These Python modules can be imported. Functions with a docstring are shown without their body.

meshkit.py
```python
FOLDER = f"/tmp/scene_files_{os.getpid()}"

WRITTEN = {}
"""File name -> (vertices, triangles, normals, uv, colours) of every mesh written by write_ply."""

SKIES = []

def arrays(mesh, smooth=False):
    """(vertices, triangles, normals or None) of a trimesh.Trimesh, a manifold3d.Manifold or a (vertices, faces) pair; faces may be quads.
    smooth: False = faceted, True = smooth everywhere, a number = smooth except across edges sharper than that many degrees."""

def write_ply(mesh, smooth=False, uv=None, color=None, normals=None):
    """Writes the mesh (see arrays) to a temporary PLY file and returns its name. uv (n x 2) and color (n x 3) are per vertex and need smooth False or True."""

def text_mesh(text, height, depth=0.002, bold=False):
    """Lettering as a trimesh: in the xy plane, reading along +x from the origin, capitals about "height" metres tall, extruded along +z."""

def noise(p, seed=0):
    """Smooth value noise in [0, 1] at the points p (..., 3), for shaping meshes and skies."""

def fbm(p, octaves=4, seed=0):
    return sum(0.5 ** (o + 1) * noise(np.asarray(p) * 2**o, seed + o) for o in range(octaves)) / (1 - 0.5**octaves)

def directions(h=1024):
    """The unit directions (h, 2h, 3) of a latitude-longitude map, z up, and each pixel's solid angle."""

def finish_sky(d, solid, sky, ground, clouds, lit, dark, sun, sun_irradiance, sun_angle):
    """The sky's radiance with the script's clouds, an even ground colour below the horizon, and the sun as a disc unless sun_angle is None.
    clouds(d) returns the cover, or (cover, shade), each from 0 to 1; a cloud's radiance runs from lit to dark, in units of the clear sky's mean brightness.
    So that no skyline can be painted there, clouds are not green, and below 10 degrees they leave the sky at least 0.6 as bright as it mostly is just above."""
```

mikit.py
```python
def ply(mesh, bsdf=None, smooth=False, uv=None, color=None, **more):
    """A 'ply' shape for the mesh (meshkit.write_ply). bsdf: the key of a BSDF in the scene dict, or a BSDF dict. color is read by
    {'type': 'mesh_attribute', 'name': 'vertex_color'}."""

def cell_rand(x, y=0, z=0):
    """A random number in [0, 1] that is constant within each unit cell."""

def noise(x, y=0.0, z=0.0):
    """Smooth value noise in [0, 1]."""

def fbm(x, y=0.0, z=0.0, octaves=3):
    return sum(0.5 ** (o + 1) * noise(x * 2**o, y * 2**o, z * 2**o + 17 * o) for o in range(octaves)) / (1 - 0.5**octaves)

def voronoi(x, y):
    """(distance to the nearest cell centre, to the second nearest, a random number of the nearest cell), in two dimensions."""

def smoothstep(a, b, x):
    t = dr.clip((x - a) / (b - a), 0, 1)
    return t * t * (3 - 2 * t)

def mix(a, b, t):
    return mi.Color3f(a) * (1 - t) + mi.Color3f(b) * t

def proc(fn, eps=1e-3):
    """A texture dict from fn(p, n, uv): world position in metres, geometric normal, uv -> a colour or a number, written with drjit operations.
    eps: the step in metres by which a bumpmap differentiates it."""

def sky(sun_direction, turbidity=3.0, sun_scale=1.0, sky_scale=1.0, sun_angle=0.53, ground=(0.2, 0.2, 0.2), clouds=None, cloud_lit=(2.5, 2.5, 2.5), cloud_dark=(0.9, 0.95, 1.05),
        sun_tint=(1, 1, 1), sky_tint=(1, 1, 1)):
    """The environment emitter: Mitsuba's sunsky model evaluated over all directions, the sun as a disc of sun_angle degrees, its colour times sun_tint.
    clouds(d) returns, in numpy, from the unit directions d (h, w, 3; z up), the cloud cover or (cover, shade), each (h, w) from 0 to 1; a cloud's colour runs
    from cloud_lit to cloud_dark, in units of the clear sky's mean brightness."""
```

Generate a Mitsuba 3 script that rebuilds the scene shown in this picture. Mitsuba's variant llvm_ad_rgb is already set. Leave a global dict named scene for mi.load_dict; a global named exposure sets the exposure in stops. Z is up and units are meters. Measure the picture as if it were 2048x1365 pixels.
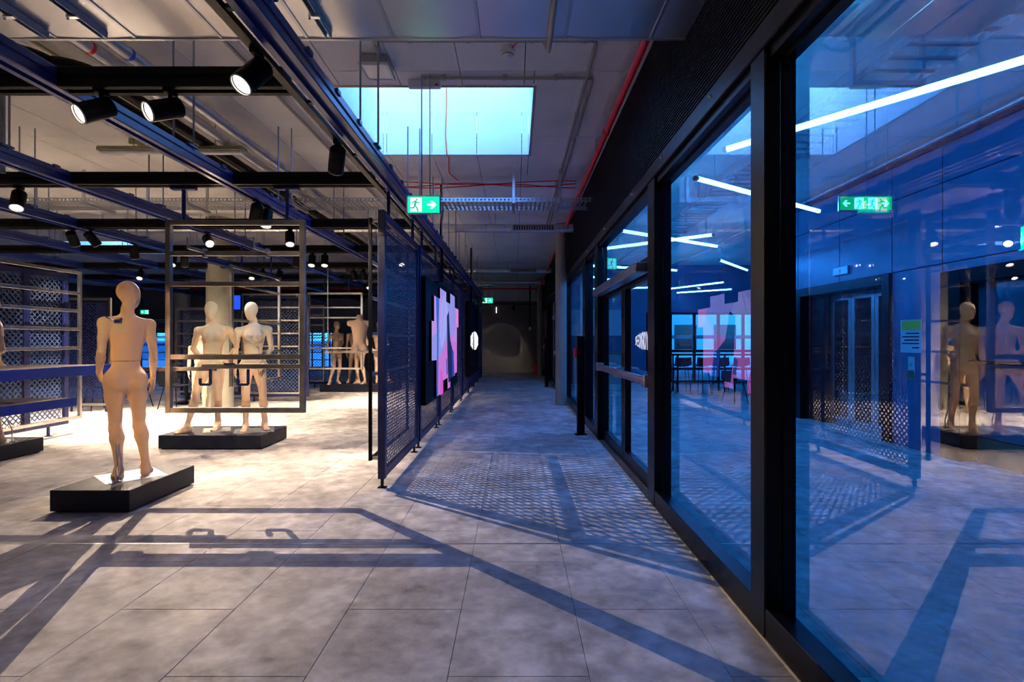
import math, random
import numpy as np, trimesh, drjit as dr, mitsuba as mi
import mikit, meshkit
from shapely.geometry import Polygon, LineString, Point, box as sbox
from shapely.ops import unary_union
from mikit import noise, fbm, voronoi, smoothstep, mix, cell_rand

random.seed(7); RNG = np.random.default_rng(7)
T = mi.ScalarTransform4f
scene, labels = {}, {}

# ------------------------------------------------------------------ camera, sky, exposure
FPX, CX, CY, EYE = 1090.0, 1030.0, 682.0, 1.43
scene['camera'] = {'type': 'perspective', 'fov': 2 * math.degrees(math.atan(1024 / FPX)), 'fov_axis': 'x',
                   'to_world': T().look_at(origin=[0, 0, EYE], target=[0, 1, EYE], up=[0, 0, 1]),
                   'principal_point_offset_x': (1024 - CX) / 2048, 'principal_point_offset_y': (682.5 - CY) / 1365, 'near_clip': 0.05, 'far_clip': 500.0}
exposure = 0.5
scene['sky'] = mikit.sky((0.3, -0.6, 0.75), turbidity=3.0, sun_scale=0.0, sky_scale=29.0, sky_tint=(0.42, 0.77, 1.24), ground=(0.3, 0.34, 0.36)); scene['sky']['sampling_weight'] = 5.0
SPOT_I, LED_L = 58.0, 100.0
WARM, LEDC = (1.0, 0.755, 0.55), (0.16, 0.46, 1.0)

# ------------------------------------------------------------------ helpers
def box(x0, x1, y0, y1, z0, z1):
    m = trimesh.creation.box((abs(x1 - x0), abs(y1 - y0), abs(z1 - z0)))
    m.apply_translation(((x0 + x1) / 2, (y0 + y1) / 2, (z0 + z1) / 2)); return m
def cbox(x0, x1, y0, y1, z0, z1, c=0.004):
    "box with chamfered edges"
    v = []
    for x, sx in ((x0, 1), (x1, -1)):
        for y, sy in ((y0, 1), (y1, -1)):
            for z, sz in ((z0, 1), (z1, -1)):
                v += [(x, y + sy * c, z + sz * c), (x + sx * c, y, z + sz * c), (x + sx * c, y + sy * c, z)]
    return trimesh.convex.convex_hull(np.array(v))
def cat(*ms):
    ms = [m for g in ms for m in (g if isinstance(g, (list, tuple)) else [g])]
    return trimesh.util.concatenate(ms)
def tube(pts, r, n=10, caps=True):
    P = np.asarray(pts, float); R = np.broadcast_to(np.asarray(r, float), (len(P),))
    t = np.gradient(P, axis=0); t /= np.linalg.norm(t, axis=1, keepdims=True)
    a = np.array([0, 0, 1.0]) if abs(t[0][2]) < 0.9 else np.array([1.0, 0, 0])
    V = []
    for i in range(len(P)):
        u = a - t[i] * (a @ t[i]); u /= np.linalg.norm(u); a = u
        w = np.cross(t[i], u); k = np.arange(n) * 2 * math.pi / n
        V.append(P[i] + R[i] * (np.cos(k)[:, None] * u + np.sin(k)[:, None] * w))
    V = np.vstack(V); F = []
    for i in range(len(P) - 1):
        for j in range(n):
            b, c, d, e = i * n + j, i * n + (j + 1) % n, (i + 1) * n + (j + 1) % n, (i + 1) * n + j
            F += [(b, c, d), (b, d, e)]
    if caps:
        o = len(V); V = np.vstack([V, P[:1], P[-1:]]); e = (len(P) - 1) * n
        for j in range(n): F += [(o, (j + 1) % n, j), (o + 1, e + j, e + (j + 1) % n)]
    return trimesh.Trimesh(V, F, process=False)
def cyl(p0, p1, r, n=16, r1=None):
    return tube([p0, p1], [r, r if r1 is None else r1], n)
def lathe(prof, n=24, axis='z'):
    "profile [(r, z)] revolved about z"
    P = np.array(prof, float); k = np.arange(n) * 2 * math.pi / n
    V = np.vstack([np.stack([r * np.cos(k), r * np.sin(k), np.full(n, z)], 1) for r, z in P]); F = []
    for i in range(len(P) - 1):
        for j in range(n):
            b, c, d, e = i * n + j, i * n + (j + 1) % n, (i + 1) * n + (j + 1) % n, (i + 1) * n + j
            F += [(b, c, d), (b, d, e)]
    m = trimesh.Trimesh(V, F, process=False); m.merge_vertices(); m.update_faces(m.nondegenerate_faces()); return m
def extrude(poly, d):
    gs = getattr(poly, 'geoms', [poly])
    return cat([trimesh.creation.extrude_polygon(g, d, engine='earcut') for g in gs if g.area > 1e-9])
def prism_y(poly, y0, y1):
    "polygon in (x, z) extruded along y"
    m = extrude(poly, y1 - y0); v = m.vertices.copy()
    m.vertices = np.stack([v[:, 0], y1 - v[:, 2], v[:, 1]], 1); return m
def prism_x(poly, x0, x1):
    "polygon in (y, z) extruded along x"
    m = extrude(poly, x1 - x0); v = m.vertices.copy()
    m.vertices = np.stack([v[:, 2] + x0, v[:, 0], v[:, 1]], 1); return m
def bend(pts, rad, n=6):
    "polyline with rounded corners"
    P = [np.array(p, float) for p in pts]; out = [P[0]]
    for a, b, c in zip(P, P[1:], P[2:]):
        u, w = (a - b) / np.linalg.norm(a - b), (c - b) / np.linalg.norm(c - b)
        for t in np.linspace(0, 1, n): out.append(b + u * rad * (1 - t) ** 2 + w * rad * t ** 2)
    return out + [P[-1]]
def moved(m, x=0, y=0, z=0, rz=0, s=1):
    m = m.copy()
    if s != 1: m.apply_scale(s)
    if rz: m.apply_transform(trimesh.transformations.rotation_matrix(rz, [0, 0, 1]))
    m.apply_translation((x, y, z)); return m
def numbered(k):
    if k not in scene and k not in labels and not any(q.startswith(k + '__') for q in scene): return k
    i = 1
    while f'{k}_{i:03d}' in scene or f'{k}_{i:03d}' in labels: i += 1
    return f'{k}_{i:03d}'
COUNT = {}
def part(parent, name, mesh, mat, smooth=False, label=None, kind=None, to=None, **more):
    k = f'{parent}__{name}'; c = COUNT.get(k, 0); COUNT[k] = c + 1
    if c: k = f'{k}_{c:03d}'
    scene[k] = dict(mesh) if isinstance(mesh, dict) else mikit.ply(mesh, mat, smooth=smooth, **more)
    if to is not None: scene[k]['to_world'] = to
    d = {}
    if label: d['label'] = label
    if kind: d['kind'] = kind
    if d: labels[k] = d
    return k
def thing(name, label, cat_, group=None):
    k = numbered(name); labels[k] = {'label': label, 'category': cat_}
    if group: labels[k]['group'] = group
    return k
def single(name, mesh, mat, label, cat_, smooth=False, group=None, **more):
    k = thing(name, label, cat_, group); scene[k] = mikit.ply(mesh, mat, smooth=smooth, **more); return k
def struct(name, mesh, mat, label, smooth=False, cat_=None, **more):
    if mesh is not None: scene[name] = mikit.ply(mesh, mat, smooth=smooth, **more)
    labels[name] = {'label': label, 'kind': 'structure'}
    return name
def emit(c, l=1.0, w=0.004): return {'type': 'area', 'sampling_weight': w, 'radiance': {'type': 'rgb', 'value': [float(x * l) for x in c]}}

# ------------------------------------------------------------------ materials
def pr(c, rough=0.5, metal=0.0, spec=0.5, **k):
    b = c if isinstance(c, dict) else {'type': 'rgb', 'value': list(c)}
    d = {'type': 'principled', 'base_color': b, 'roughness': rough, 'metallic': metal, **k}
    if not metal: d['specular'] = spec
    return {'type': 'twosided', 'bsdf': d}
def f_tile(p, n, uv):
    t = cell_rand(dr.floor((p.x + 0.286) / 0.603), dr.floor(p.y / 0.6 + 0.5), 4)
    a = fbm(p.x * 1.6, p.y * 1.6, 1.0, 4); b = fbm(p.x * 9 + 3, p.y * 9, 2.0, 4); g = noise(p.x * 140, p.y * 140, 0)
    w = smoothstep(0.50, 0.66, fbm(p.x * 4 + 9, p.y * 4, 5.0, 4))
    v = 0.50 + 0.85 * a * b * 2 + 0.14 * (t - 0.5) + 0.26 * w + 0.10 * (g - 0.5) + 0.42 * (fbm(p.x * 21, p.y * 25, 7.0, 3) - 0.5)
    return mi.Color3f(0.38, 0.365, 0.35) * v
def f_tile_rough(p, n, uv): return 0.58 + 0.22 * fbm(p.x * 6, p.y * 6, 0.0, 3)
def f_ceil(p, n, uv):
    return mi.Color3f(0.86, 0.84, 0.79) * (0.88 + 0.2 * fbm(p.x * 2, p.y * 2, 3.0, 3) + 0.05 * (noise(p.x * 60, p.y * 60) - 0.5))
def f_conc(p, n, uv):
    v = 0.8 + 0.35 * (fbm(p.x * 3 + p.y * 2, p.y * 3, p.z * 2.2, 4) - 0.5) + 0.1 * (noise(p.x * 50, p.y * 50, p.z * 50) - 0.5)
    return mi.Color3f(0.34, 0.33, 0.26) * v
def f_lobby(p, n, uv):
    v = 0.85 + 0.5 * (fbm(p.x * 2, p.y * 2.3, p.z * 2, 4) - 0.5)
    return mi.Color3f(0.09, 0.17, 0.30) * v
def f_duct(p, n, uv): return 0.22 + 0.25 * fbm(p.x * 5, p.y * 1.5, p.z * 5, 3)
def f_ductb(p, n, uv): return 0.012 * fbm(p.x * 1.4, p.y * 2.0, 0.0, 2)
def f_plinth(p, n, uv):
    v = fbm(p.x * 7 + p.y * 3, p.y * 7, p.z * 9, 4)
    return mi.Color3f(0.006, 0.009, 0.020) * (0.6 + 1.2 * v)
def f_brushed(p, n, uv):
    return mi.Color3f(0.60, 0.56, 0.50) * (0.75 + 0.4 * fbm(p.x * 14, p.y * 14, p.z * 14, 3))
def f_dwall(p, n, uv): return mi.Color3f(0.11, 0.112, 0.11) * (0.85 + 0.3 * fbm(p.x * 1.2, p.y, p.z * 1.2, 3))
MATS = {
    'm_tile': {'type': 'twosided', 'bsdf': {'type': 'principled', 'base_color': mikit.proc(f_tile), 'roughness': mikit.proc(f_tile_rough), 'specular': 0.3}},
    'm_grout': pr((0.10, 0.095, 0.09), 0.8), 'm_ceil': pr(mikit.proc(f_ceil), 0.75, spec=0.25), 'm_gap': pr((0.03, 0.027, 0.024), 0.9),
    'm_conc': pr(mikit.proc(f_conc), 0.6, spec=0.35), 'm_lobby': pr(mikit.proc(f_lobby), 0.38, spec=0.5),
    'm_duct': {'type': 'twosided', 'bsdf': {'type': 'bumpmap', 'arbitrary': {'type': 'proc', **{k: v for k, v in mikit.proc(f_ductb).items() if k != 'type'}}, 'scale': 1.0,
               'bsdf': {'type': 'principled', 'base_color': {'type': 'rgb', 'value': [0.86, 0.87, 0.88]}, 'metallic': 1.0, 'roughness': mikit.proc(f_duct)}}},
    'm_galv': pr((0.62, 0.65, 0.68), 0.34, 1.0), 'm_steel': pr(mikit.proc(f_brushed), 0.30, 1.0), 'm_chrome': pr((0.85, 0.85, 0.85), 0.12, 1.0),
    'm_plinth': pr(mikit.proc(f_plinth), 0.5, spec=0.15), 'm_dwall': pr(mikit.proc(f_dwall), 0.5, spec=0.3),
    'm_black': pr((0.002, 0.002, 0.003), 0.5, spec=0.08), 'm_frame': pr((0.003, 0.004, 0.006), 0.32, spec=0.12), 'm_beam': pr((0.006, 0.016, 0.11), 0.25, spec=0.45),
    'm_navy2': pr((0.035, 0.055, 0.13), 0.3, spec=0.5), 'm_navy': pr((0.006, 0.010, 0.060), 0.35, spec=0.4), 'm_shelf': pr((0.008, 0.035, 0.34), 0.45, spec=0.2), 'm_shelftop': pr((0.50, 0.46, 0.40), 0.4),
    'm_skin': pr((0.68, 0.48, 0.315), 0.42, spec=0.4), 'm_seam': pr((0.10, 0.07, 0.045), 0.6), 'm_red': pr((0.85, 0.012, 0.012), 0.3, spec=0.5),
    'm_white': pr((0.78, 0.78, 0.76), 0.5), 'm_grey': pr((0.34, 0.34, 0.33), 0.5), 'm_olive': pr((0.22, 0.22, 0.10), 0.5), 'm_pipe': pr((0.55, 0.56, 0.58), 0.32, 0.6),
    'm_conduit': pr((0.30, 0.28, 0.25), 0.5), 'm_orange': pr((0.80, 0.16, 0.03), 0.5), 'm_rod': pr((0.20, 0.26, 0.36), 0.32, 0.8), 'm_trim': pr((0.55, 0.45, 0.28), 0.4), 'm_yellow': pr((0.72, 0.55, 0.02), 0.5),
    'm_fluo': pr((0.85, 0.86, 0.88), 0.3), 'm_brown': pr((0.20, 0.10, 0.05), 0.5), 'm_paper': pr((0.75, 0.75, 0.78), 0.6), 'm_blue': pr((0.01, 0.04, 0.6), 0.4),
    'm_shaft': pr((0.86, 0.87, 0.88), 0.6), 'm_seat': pr((0.012, 0.013, 0.018), 0.4), 'm_ext': pr((0.45, 0.5, 0.47), 0.8), 'm_hedge': pr((0.10, 0.2, 0.10), 0.8),
    'm_glass': {'type': 'thindielectric', 'int_ior': 2.1, 'specular_transmittance': {'type': 'rgb', 'value': [0.07, 0.33, 0.60]}}, 'm_green_glass': {'type': 'thindielectric', 'int_ior': 1.5, 'specular_transmittance': {'type': 'rgb', 'value': [0.45, 0.95, 0.80]}},
    'm_darkglass': pr((0.004, 0.006, 0.007), 0.08, spec=0.6), 'm_doorglass': pr((0.03, 0.12, 0.17), 0.10, spec=0.6),
    'm_off': pr((0.02, 0.02, 0.02), 0.6),
}
MATS['m_duct']['bsdf']['nested_texture'] = MATS['m_duct']['bsdf'].pop('arbitrary')
scene.update(MATS)
#SPLIT
# ------------------------------------------------------------------ the setting
CEIL = 4.03
SKYL = [(-1.84, 0.19, 5.58, 7.60), (-11.9, -9.9, 14.2, 16.2)]
def minus(r, holes):
    out = [r]
    for h in holes:
        nxt = []
        for a in out:
            x0, x1, y0, y1 = a; X0, X1, Y0, Y1 = max(x0, h[0]), min(x1, h[1]), max(y0, h[2]), min(y1, h[3])
            if X0 >= X1 or Y0 >= Y1: nxt.append(a); continue
            for q in ((x0, X0, y0, y1), (X1, x1, y0, y1), (X0, X1, y0, Y0), (X0, X1, Y1, y1)):
                if q[1] - q[0] > 0.01 and q[3] - q[2] > 0.01: nxt.append(q)
        out = nxt
    return out
# floor: grout bed, tiles one by one where they can be told apart
struct('floor', box(-20, 10, -5, 27, -0.2, -0.004), 'm_grout', 'grey mottled stone tile floor running through shop, corridor and lobby')
PITCH_X, X0T, LEN = 0.603, -0.286, 1.2
far = []
tiles = []
for i in range(-33, 18):
    xa, xb = X0T + i * PITCH_X, X0T + (i + 1) * PITCH_X
    ph = 2.32 if i % 2 == 0 else 2.90
    for j in range(-7, 22):
        ya, yb = ph + (j - 1) * LEN, ph + j * LEN
        for r in minus((max(xa, -20), min(xb, 10), max(ya, -5), min(yb, 27)), [(1.19, 1.31, -5, 27), (-20, 10, 3.832, 3.848)]):
            if r[1] - r[0] < 0.02 or r[3] - r[2] < 0.02: continue
            cx, cy = (r[0] + r[1]) / 2, (r[2] + r[3]) / 2
            seen = 1.3 < cy < 14 and abs(cx) < cy * 1.05 + 0.9
            tiles.append((not seen, math.hypot(cx, cy), r))
tiles.sort(key=lambda t: t[:2])
g = 0.0012
for n_, (unseen, d, r) in enumerate(tiles):
    q = (r[0] + g, r[1] - g, r[2] + g, r[3] - g)
    if n_ < 295 and not unseen: part('floor', 'tile', cbox(*q, -0.012, 0.0, 0.0012), 'm_tile')
    else: far.append(box(*q, -0.012, 0.0))
part('floor', 'distant_tiles', cat(far), 'm_tile', label='tiles beyond the ones that can be told apart', kind='stuff')
part('floor', 'expansion_strip', cat(box(-20, 1.19, 3.833, 3.847, -0.012, 0.001), box(1.31, 5.3, 3.833, 3.847, -0.012, 0.001)), 'm_galv', label='thin metal expansion strip across the floor')
# ceiling: slab with skylight openings, panels one by one
slab = [box(r[0], r[1], r[2], r[3], CEIL + 0.022, CEIL + 0.3) for r in minus((-20, 10, -5, 27), [(a - .013, b + .013, c - .013, d + .013) for a, b, c, d in SKYL])]
struct('ceiling', cat(slab), 'm_gap', 'off white panel ceiling with dark joints over the whole hall')
pan = []
for i in range(-32, 16):
    xa, xb = 0.0927 + i * 0.6246, 0.0927 + (i + 1) * 0.6246
    for j in range(-7, 13):
        ya, yb = 5.25 + j * 1.68, 5.25 + (j + 1) * 1.68
        for r in minus((max(xa, -20), min(xb, 10), max(ya, -5), min(yb, 27)), SKYL):
            if r[1] - r[0] < 0.03 or r[3] - r[2] < 0.03: continue
            cx, cy = (r[0] + r[1]) / 2, (r[2] + r[3]) / 2
            pan.append((not (3.2 < cy < 15 and abs(cx) < cy * 1.0 + 0.6), math.hypot(cx, cy), r))
pan.sort(key=lambda t: t[:2]); far = []
for n_, (unseen, d, r) in enumerate(pan):
    q = (r[0] + 0.004, r[1] - 0.004, r[2] + 0.003, r[3] - 0.003)
    m = box(*q, CEIL, CEIL + 0.022)
    if n_ < 295 and not unseen: part('ceiling', 'panel', m, 'm_ceil')
    else: far.append(m)
part('ceiling', 'distant_panels', cat(far), 'm_ceil', label='ceiling panels beyond the ones that can be told apart', kind='stuff')
def skylight(n, r, label):
    x0, x1, y0, y1 = r; k = f'window_{n}'; t = 0.012
    struct(k, None, None, label)
    def face(poly_axis, a0, a1, at, inward, joints):
        ps = []; e = [a0] + joints + [a1]
        for a, b in zip(e, e[1:]):
            if poly_axis == 'x': ps.append(box(a + 0.004, b - 0.004, min(at, at + inward * t), max(at, at + inward * t), CEIL, CEIL + 0.6))
            else: ps.append(box(min(at, at + inward * t), max(at, at + inward * t), a + 0.004, b - 0.004, CEIL, CEIL + 0.6))
        return ps
    jx = [x for x in (x0 + 0.36 + 0.6246 * i for i in range(4)) if x0 + 0.1 < x < x1 - 0.1]
    for m in face('x', x0, x1, y1, 1, [q for q in (-1.79, -1.16, -0.535, 0.093) if x0 < q < x1] if n == 1 else jx): part(k, 'shaft_panel', m, 'm_shaft')
    for m in face('x', x0, x1, y0, -1, jx) + face('y', y0, y1, x0, -1, [(y0 + y1) / 2]) + face('y', y0, y1, x1, 1, [(y0 + y1) / 2]): part(k, 'shaft_panel', m, 'm_shaft')
    o = 0.02
    part(k, 'upstand', cat(box(x0 - .15, x1 + .15, y1 + o, y1 + .15, CEIL + .6, CEIL + 1.3), box(x0 - .15, x1 + .15, y0 - .15, y0 - o, CEIL + .6, CEIL + 1.3),
         box(x0 - .15, x0 - o, y0 - o, y1 + o, CEIL + .6, CEIL + 1.3), box(x1 + o, x1 + .15, y0 - o, y1 + o, CEIL + .6, CEIL + 1.3)), 'm_shaft')
    part(k, 'edge_trim', cat(box(x0 - .03, x1 + .03, y0 - .035, y0 - .002, CEIL - .008, CEIL), box(x0 - .03, x1 + .03, y1 + .002, y1 + .03, CEIL - .008, CEIL),
         box(x1 + .002, x1 + .03, y0, y1, CEIL - .008, CEIL), box(x0 - .03, x0 - .002, y0, y1, CEIL - .008, CEIL)), 'm_conduit')
    return k
skylight(1, SKYL[0], 'square skylight shaft in the corridor ceiling with pale panelled walls')
skylight(2, SKYL[1], 'distant skylight over the left half of the shop floor')
# outer walls
struct('wall_left', box(-20.2, -20, -5, 27, 0, CEIL + .3), 'm_dwall', 'dark side wall at the far left of the shop')
struct('wall_back', box(-20.2, 10.2, -5.2, -5, 0, CEIL + .3), 'm_dwall', 'dark wall behind the viewer')
YF = 26.0
W3, W4 = (-18.6, -16.4), (-10.2, -8.7)
ws = []
xs = [-20.2, W3[0], W3[1], W4[0], W4[1], 1.4]
for a, b in ((0, 1), (2, 3), (4, 5)): ws.append(box(xs[a], xs[b], YF, YF + .2, 0, CEIL + .3))
for w in (W3, W4): ws += [box(*w, YF, YF + .2, 0, 0.15), box(*w, YF, YF + .2, 1.85, CEIL + .3)]
struct('wall_far', cat(ws), 'm_dwall', 'dark grey far wall of the shop behind the racks')
for n, w, lb in ((3, W3, 'blue daylit window with horizontal bars at the far left of the shop'), (4, W4, 'blue daylit window behind the far mesh wall')):
    k = struct(f'window_{n}', None, None, lb)
    part(k, 'pane', trimesh.Trimesh([(w[0], YF + .1, .15), (w[1], YF + .1, .15), (w[1], YF + .1, 1.85), (w[0], YF + .1, 1.85)], [(0, 1, 2), (0, 2, 3)]), 'm_glass')
    for z in (0.15, 0.5, 0.85, 1.2, 1.55, 1.81): part(k, 'bar', box(w[0], w[1], YF + .02, YF + .08, z, z + .04), 'm_frame')
    for x in np.linspace(w[0], w[1] - .05, 4): part(k, 'mullion', box(x, x + .05, YF + .021, YF + .079, .15, 1.85), 'm_frame')
YC = 24.6
k = struct('wall_end', box(-1.45, 1.42, YC, YC + .2, 0, 3.22), 'm_dwall', 'dark grey wall closing the end of the corridor')
part(k, 'backing', box(-1.45, 1.42, YC + .21, YC + .25, 3.1, CEIL + .02), 'm_gap')
for i in range(5):
    a = -1.45 + i * .54; part(k, 'upper_panel', box(a + .005, a + .535, YC + .02, YC + .2, 3.225, CEIL), 'm_ceil', label='pale upper panel' if i == 0 else None)
# ------------------------------------------------------------------ glass facade on the right
XF, XG, SILL, HEAD = 1.195, 1.30, 0.15, 2.80
fas = [(XF + .12, HEAD + .16)]
z = HEAD + .16; pts = []
while z < CEIL - .012:
    pts += [(XF, z), (XF, z + .013), (XF + .012, z + .016), (XF + .012, z + .023)]; z += .026
prof = Polygon([(XF + .14, HEAD + .16)] + pts + [(XF + .012, CEIL - .001), (XF + .14, CEIL - .001)])
k = struct('wall_right', prism_y(prof.buffer(0), -5, 24.6), 'm_black', 'black ribbed fascia above the glass partition')
part(k, 'head_beam', cat(cbox(XF - .012, XF + .13, -5, 24.6, HEAD + .035, HEAD + .158, .006), cbox(XF + .02, XF + .125, -5, 24.6, HEAD - .02, HEAD + .034, .003)), 'm_frame', label='dark aluminium head beam')
for y in (2.2, 3.3, 4.4, 5.5, 7.2, 9.0): part(k, 'screw_cap', moved(trimesh.creation.icosphere(1, .011), XF - .013, y, HEAD + .11), 'm_trim')
part(k, 'sill', cat(cbox(XF, XF + .06, -5, 4.9, 0, SILL, .004), cbox(XF + .06, XF + .15, -5, 4.9, 0, SILL - .045, .004), cbox(XF, XF + .06, 7.86, 13.1, 0, SILL, .004), cbox(XF + .06, XF + .15, 7.86, 13.1, 0, SILL - .045, .004), cbox(XF, XF + .06, 16.4, 24.6, 0, SILL, .004), cbox(XF + .06, XF + .15, 16.4, 24.6, 0, SILL - .045, .004)), 'm_frame', label='dark aluminium sill')
struct('trim_1', box(XF - .010, XF - .001, -5, 24.6, 0, .006), 'm_trim', 'thin brass coloured strip along the foot of the glass partition')
def post(y0, y1): part('wall_right', 'mullion', cat(cbox(XF - .004, XF + .075, y0, y1, 0.002, HEAD + .034, .006), cbox(XF + .074, XF + .14, y0 + .02, y1 - .02, 0.002, HEAD, .003)), 'm_frame')
for a, b in ((.30, .42), (2.60, 2.76), (4.66, 4.90), (7.86, 8.16), (9.30, 9.62), (12.9, 13.1), (16.4, 16.62), (20.2, 20.4)): post(a, b)
def pane(n, y0, y1, label, z0=SILL - .05, z1=HEAD - .02):
    k = struct(f'window_{n}', None, None, label)
    part(k, 'pane', trimesh.Trimesh([(XG, y0, z0), (XG, y1, z0), (XG, y1, z1), (XG, y0, z1)], [(0, 1, 2), (0, 2, 3)]), 'm_glass')
    for c in (box(XG - .03, XG + .03, y0, y0 + .02, z0, z1), box(XG - .03, XG + .03, y1 - .02, y1, z0, z1), box(XG - .029, XG + .029, y0 + .02, y1 - .02, z1 - .02, z1), box(XG - .029, XG + .029, y0 + .02, y1 - .02, z0, z0 + .02)): part(k, 'frame', c, 'm_frame')
pane(5, .42, 2.60, 'widest glass pane at the right edge, nearest of the partition')
pane(6, 2.76, 4.66, 'second glass pane of the partition, between the big post and the doors')
pane(7, 8.16, 9.30, 'narrow glass pane beyond the double door')
pane(8, 9.62, 12.9, 'glass pane behind the slim round concrete column')
pane(9, 16.62, 20.2, 'farthest glass pane of the partition')
pane(10, -4.9, .30, 'glass pane beside the viewer')
def double_door(n, y0, y1, label):
    k = struct(f'door_{n}', None, None, label); ym = (y0 + y1) / 2
    part(k, 'transom', cbox(XG - .06, XG + .05, y0, y1, 2.12, 2.22, .004), 'm_frame')
    part(k, 'fanlight', trimesh.Trimesh([(XG, y0, 2.22), (XG, y1, 2.22), (XG, y1, HEAD - .02), (XG, y0, HEAD - .02)], [(0, 1, 2), (0, 2, 3)]), 'm_glass')
    part(k, 'operator', cbox(XF - .09, XF + .045, y0 + .12, y1 - .1, 2.06, 2.16, .012), 'm_galv', label='long silver door operator')
    for a, b in ((y0 + .01, ym - .005), (ym + .005, y1 - .01)):
        s = .11
        lf = part(k, 'leaf', cat(cbox(XG - .035, XG + .035, a, a + s, .02, 2.11, .004), cbox(XG - .035, XG + .035, b - s, b, .02, 2.11, .004), box(XG - .034, XG + .034, a + s, b - s, 2.02, 2.11), box(XG - .034, XG + .034, a + s, b - s, .02, .16)), 'm_frame', label='glazed door leaf')
        part(lf, 'pane', trimesh.Trimesh([(XG, a + s, .16), (XG, b - s, .16), (XG, b - s, 2.02), (XG, a + s, 2.02)], [(0, 1, 2), (0, 2, 3)]), 'm_glass')
        part(lf, 'push_bar', cat(cbox(XG - .135, XG - .08, a + .06, b - .06, 1.02, 1.10, .014), cbox(XG - .14, XG - .03, a + .01, a + .085, 1.0, 1.12, .01), cbox(XG - .14, XG - .03, b - .085, b - .01, 1.0, 1.12, .01)), 'm_galv', label='silver push bar')
    return k
double_door(1, 4.90, 7.86, 'glazed double door with silver push bars in the partition')
double_door(2, 13.1, 16.4, 'second double door far along the partition')
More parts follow.
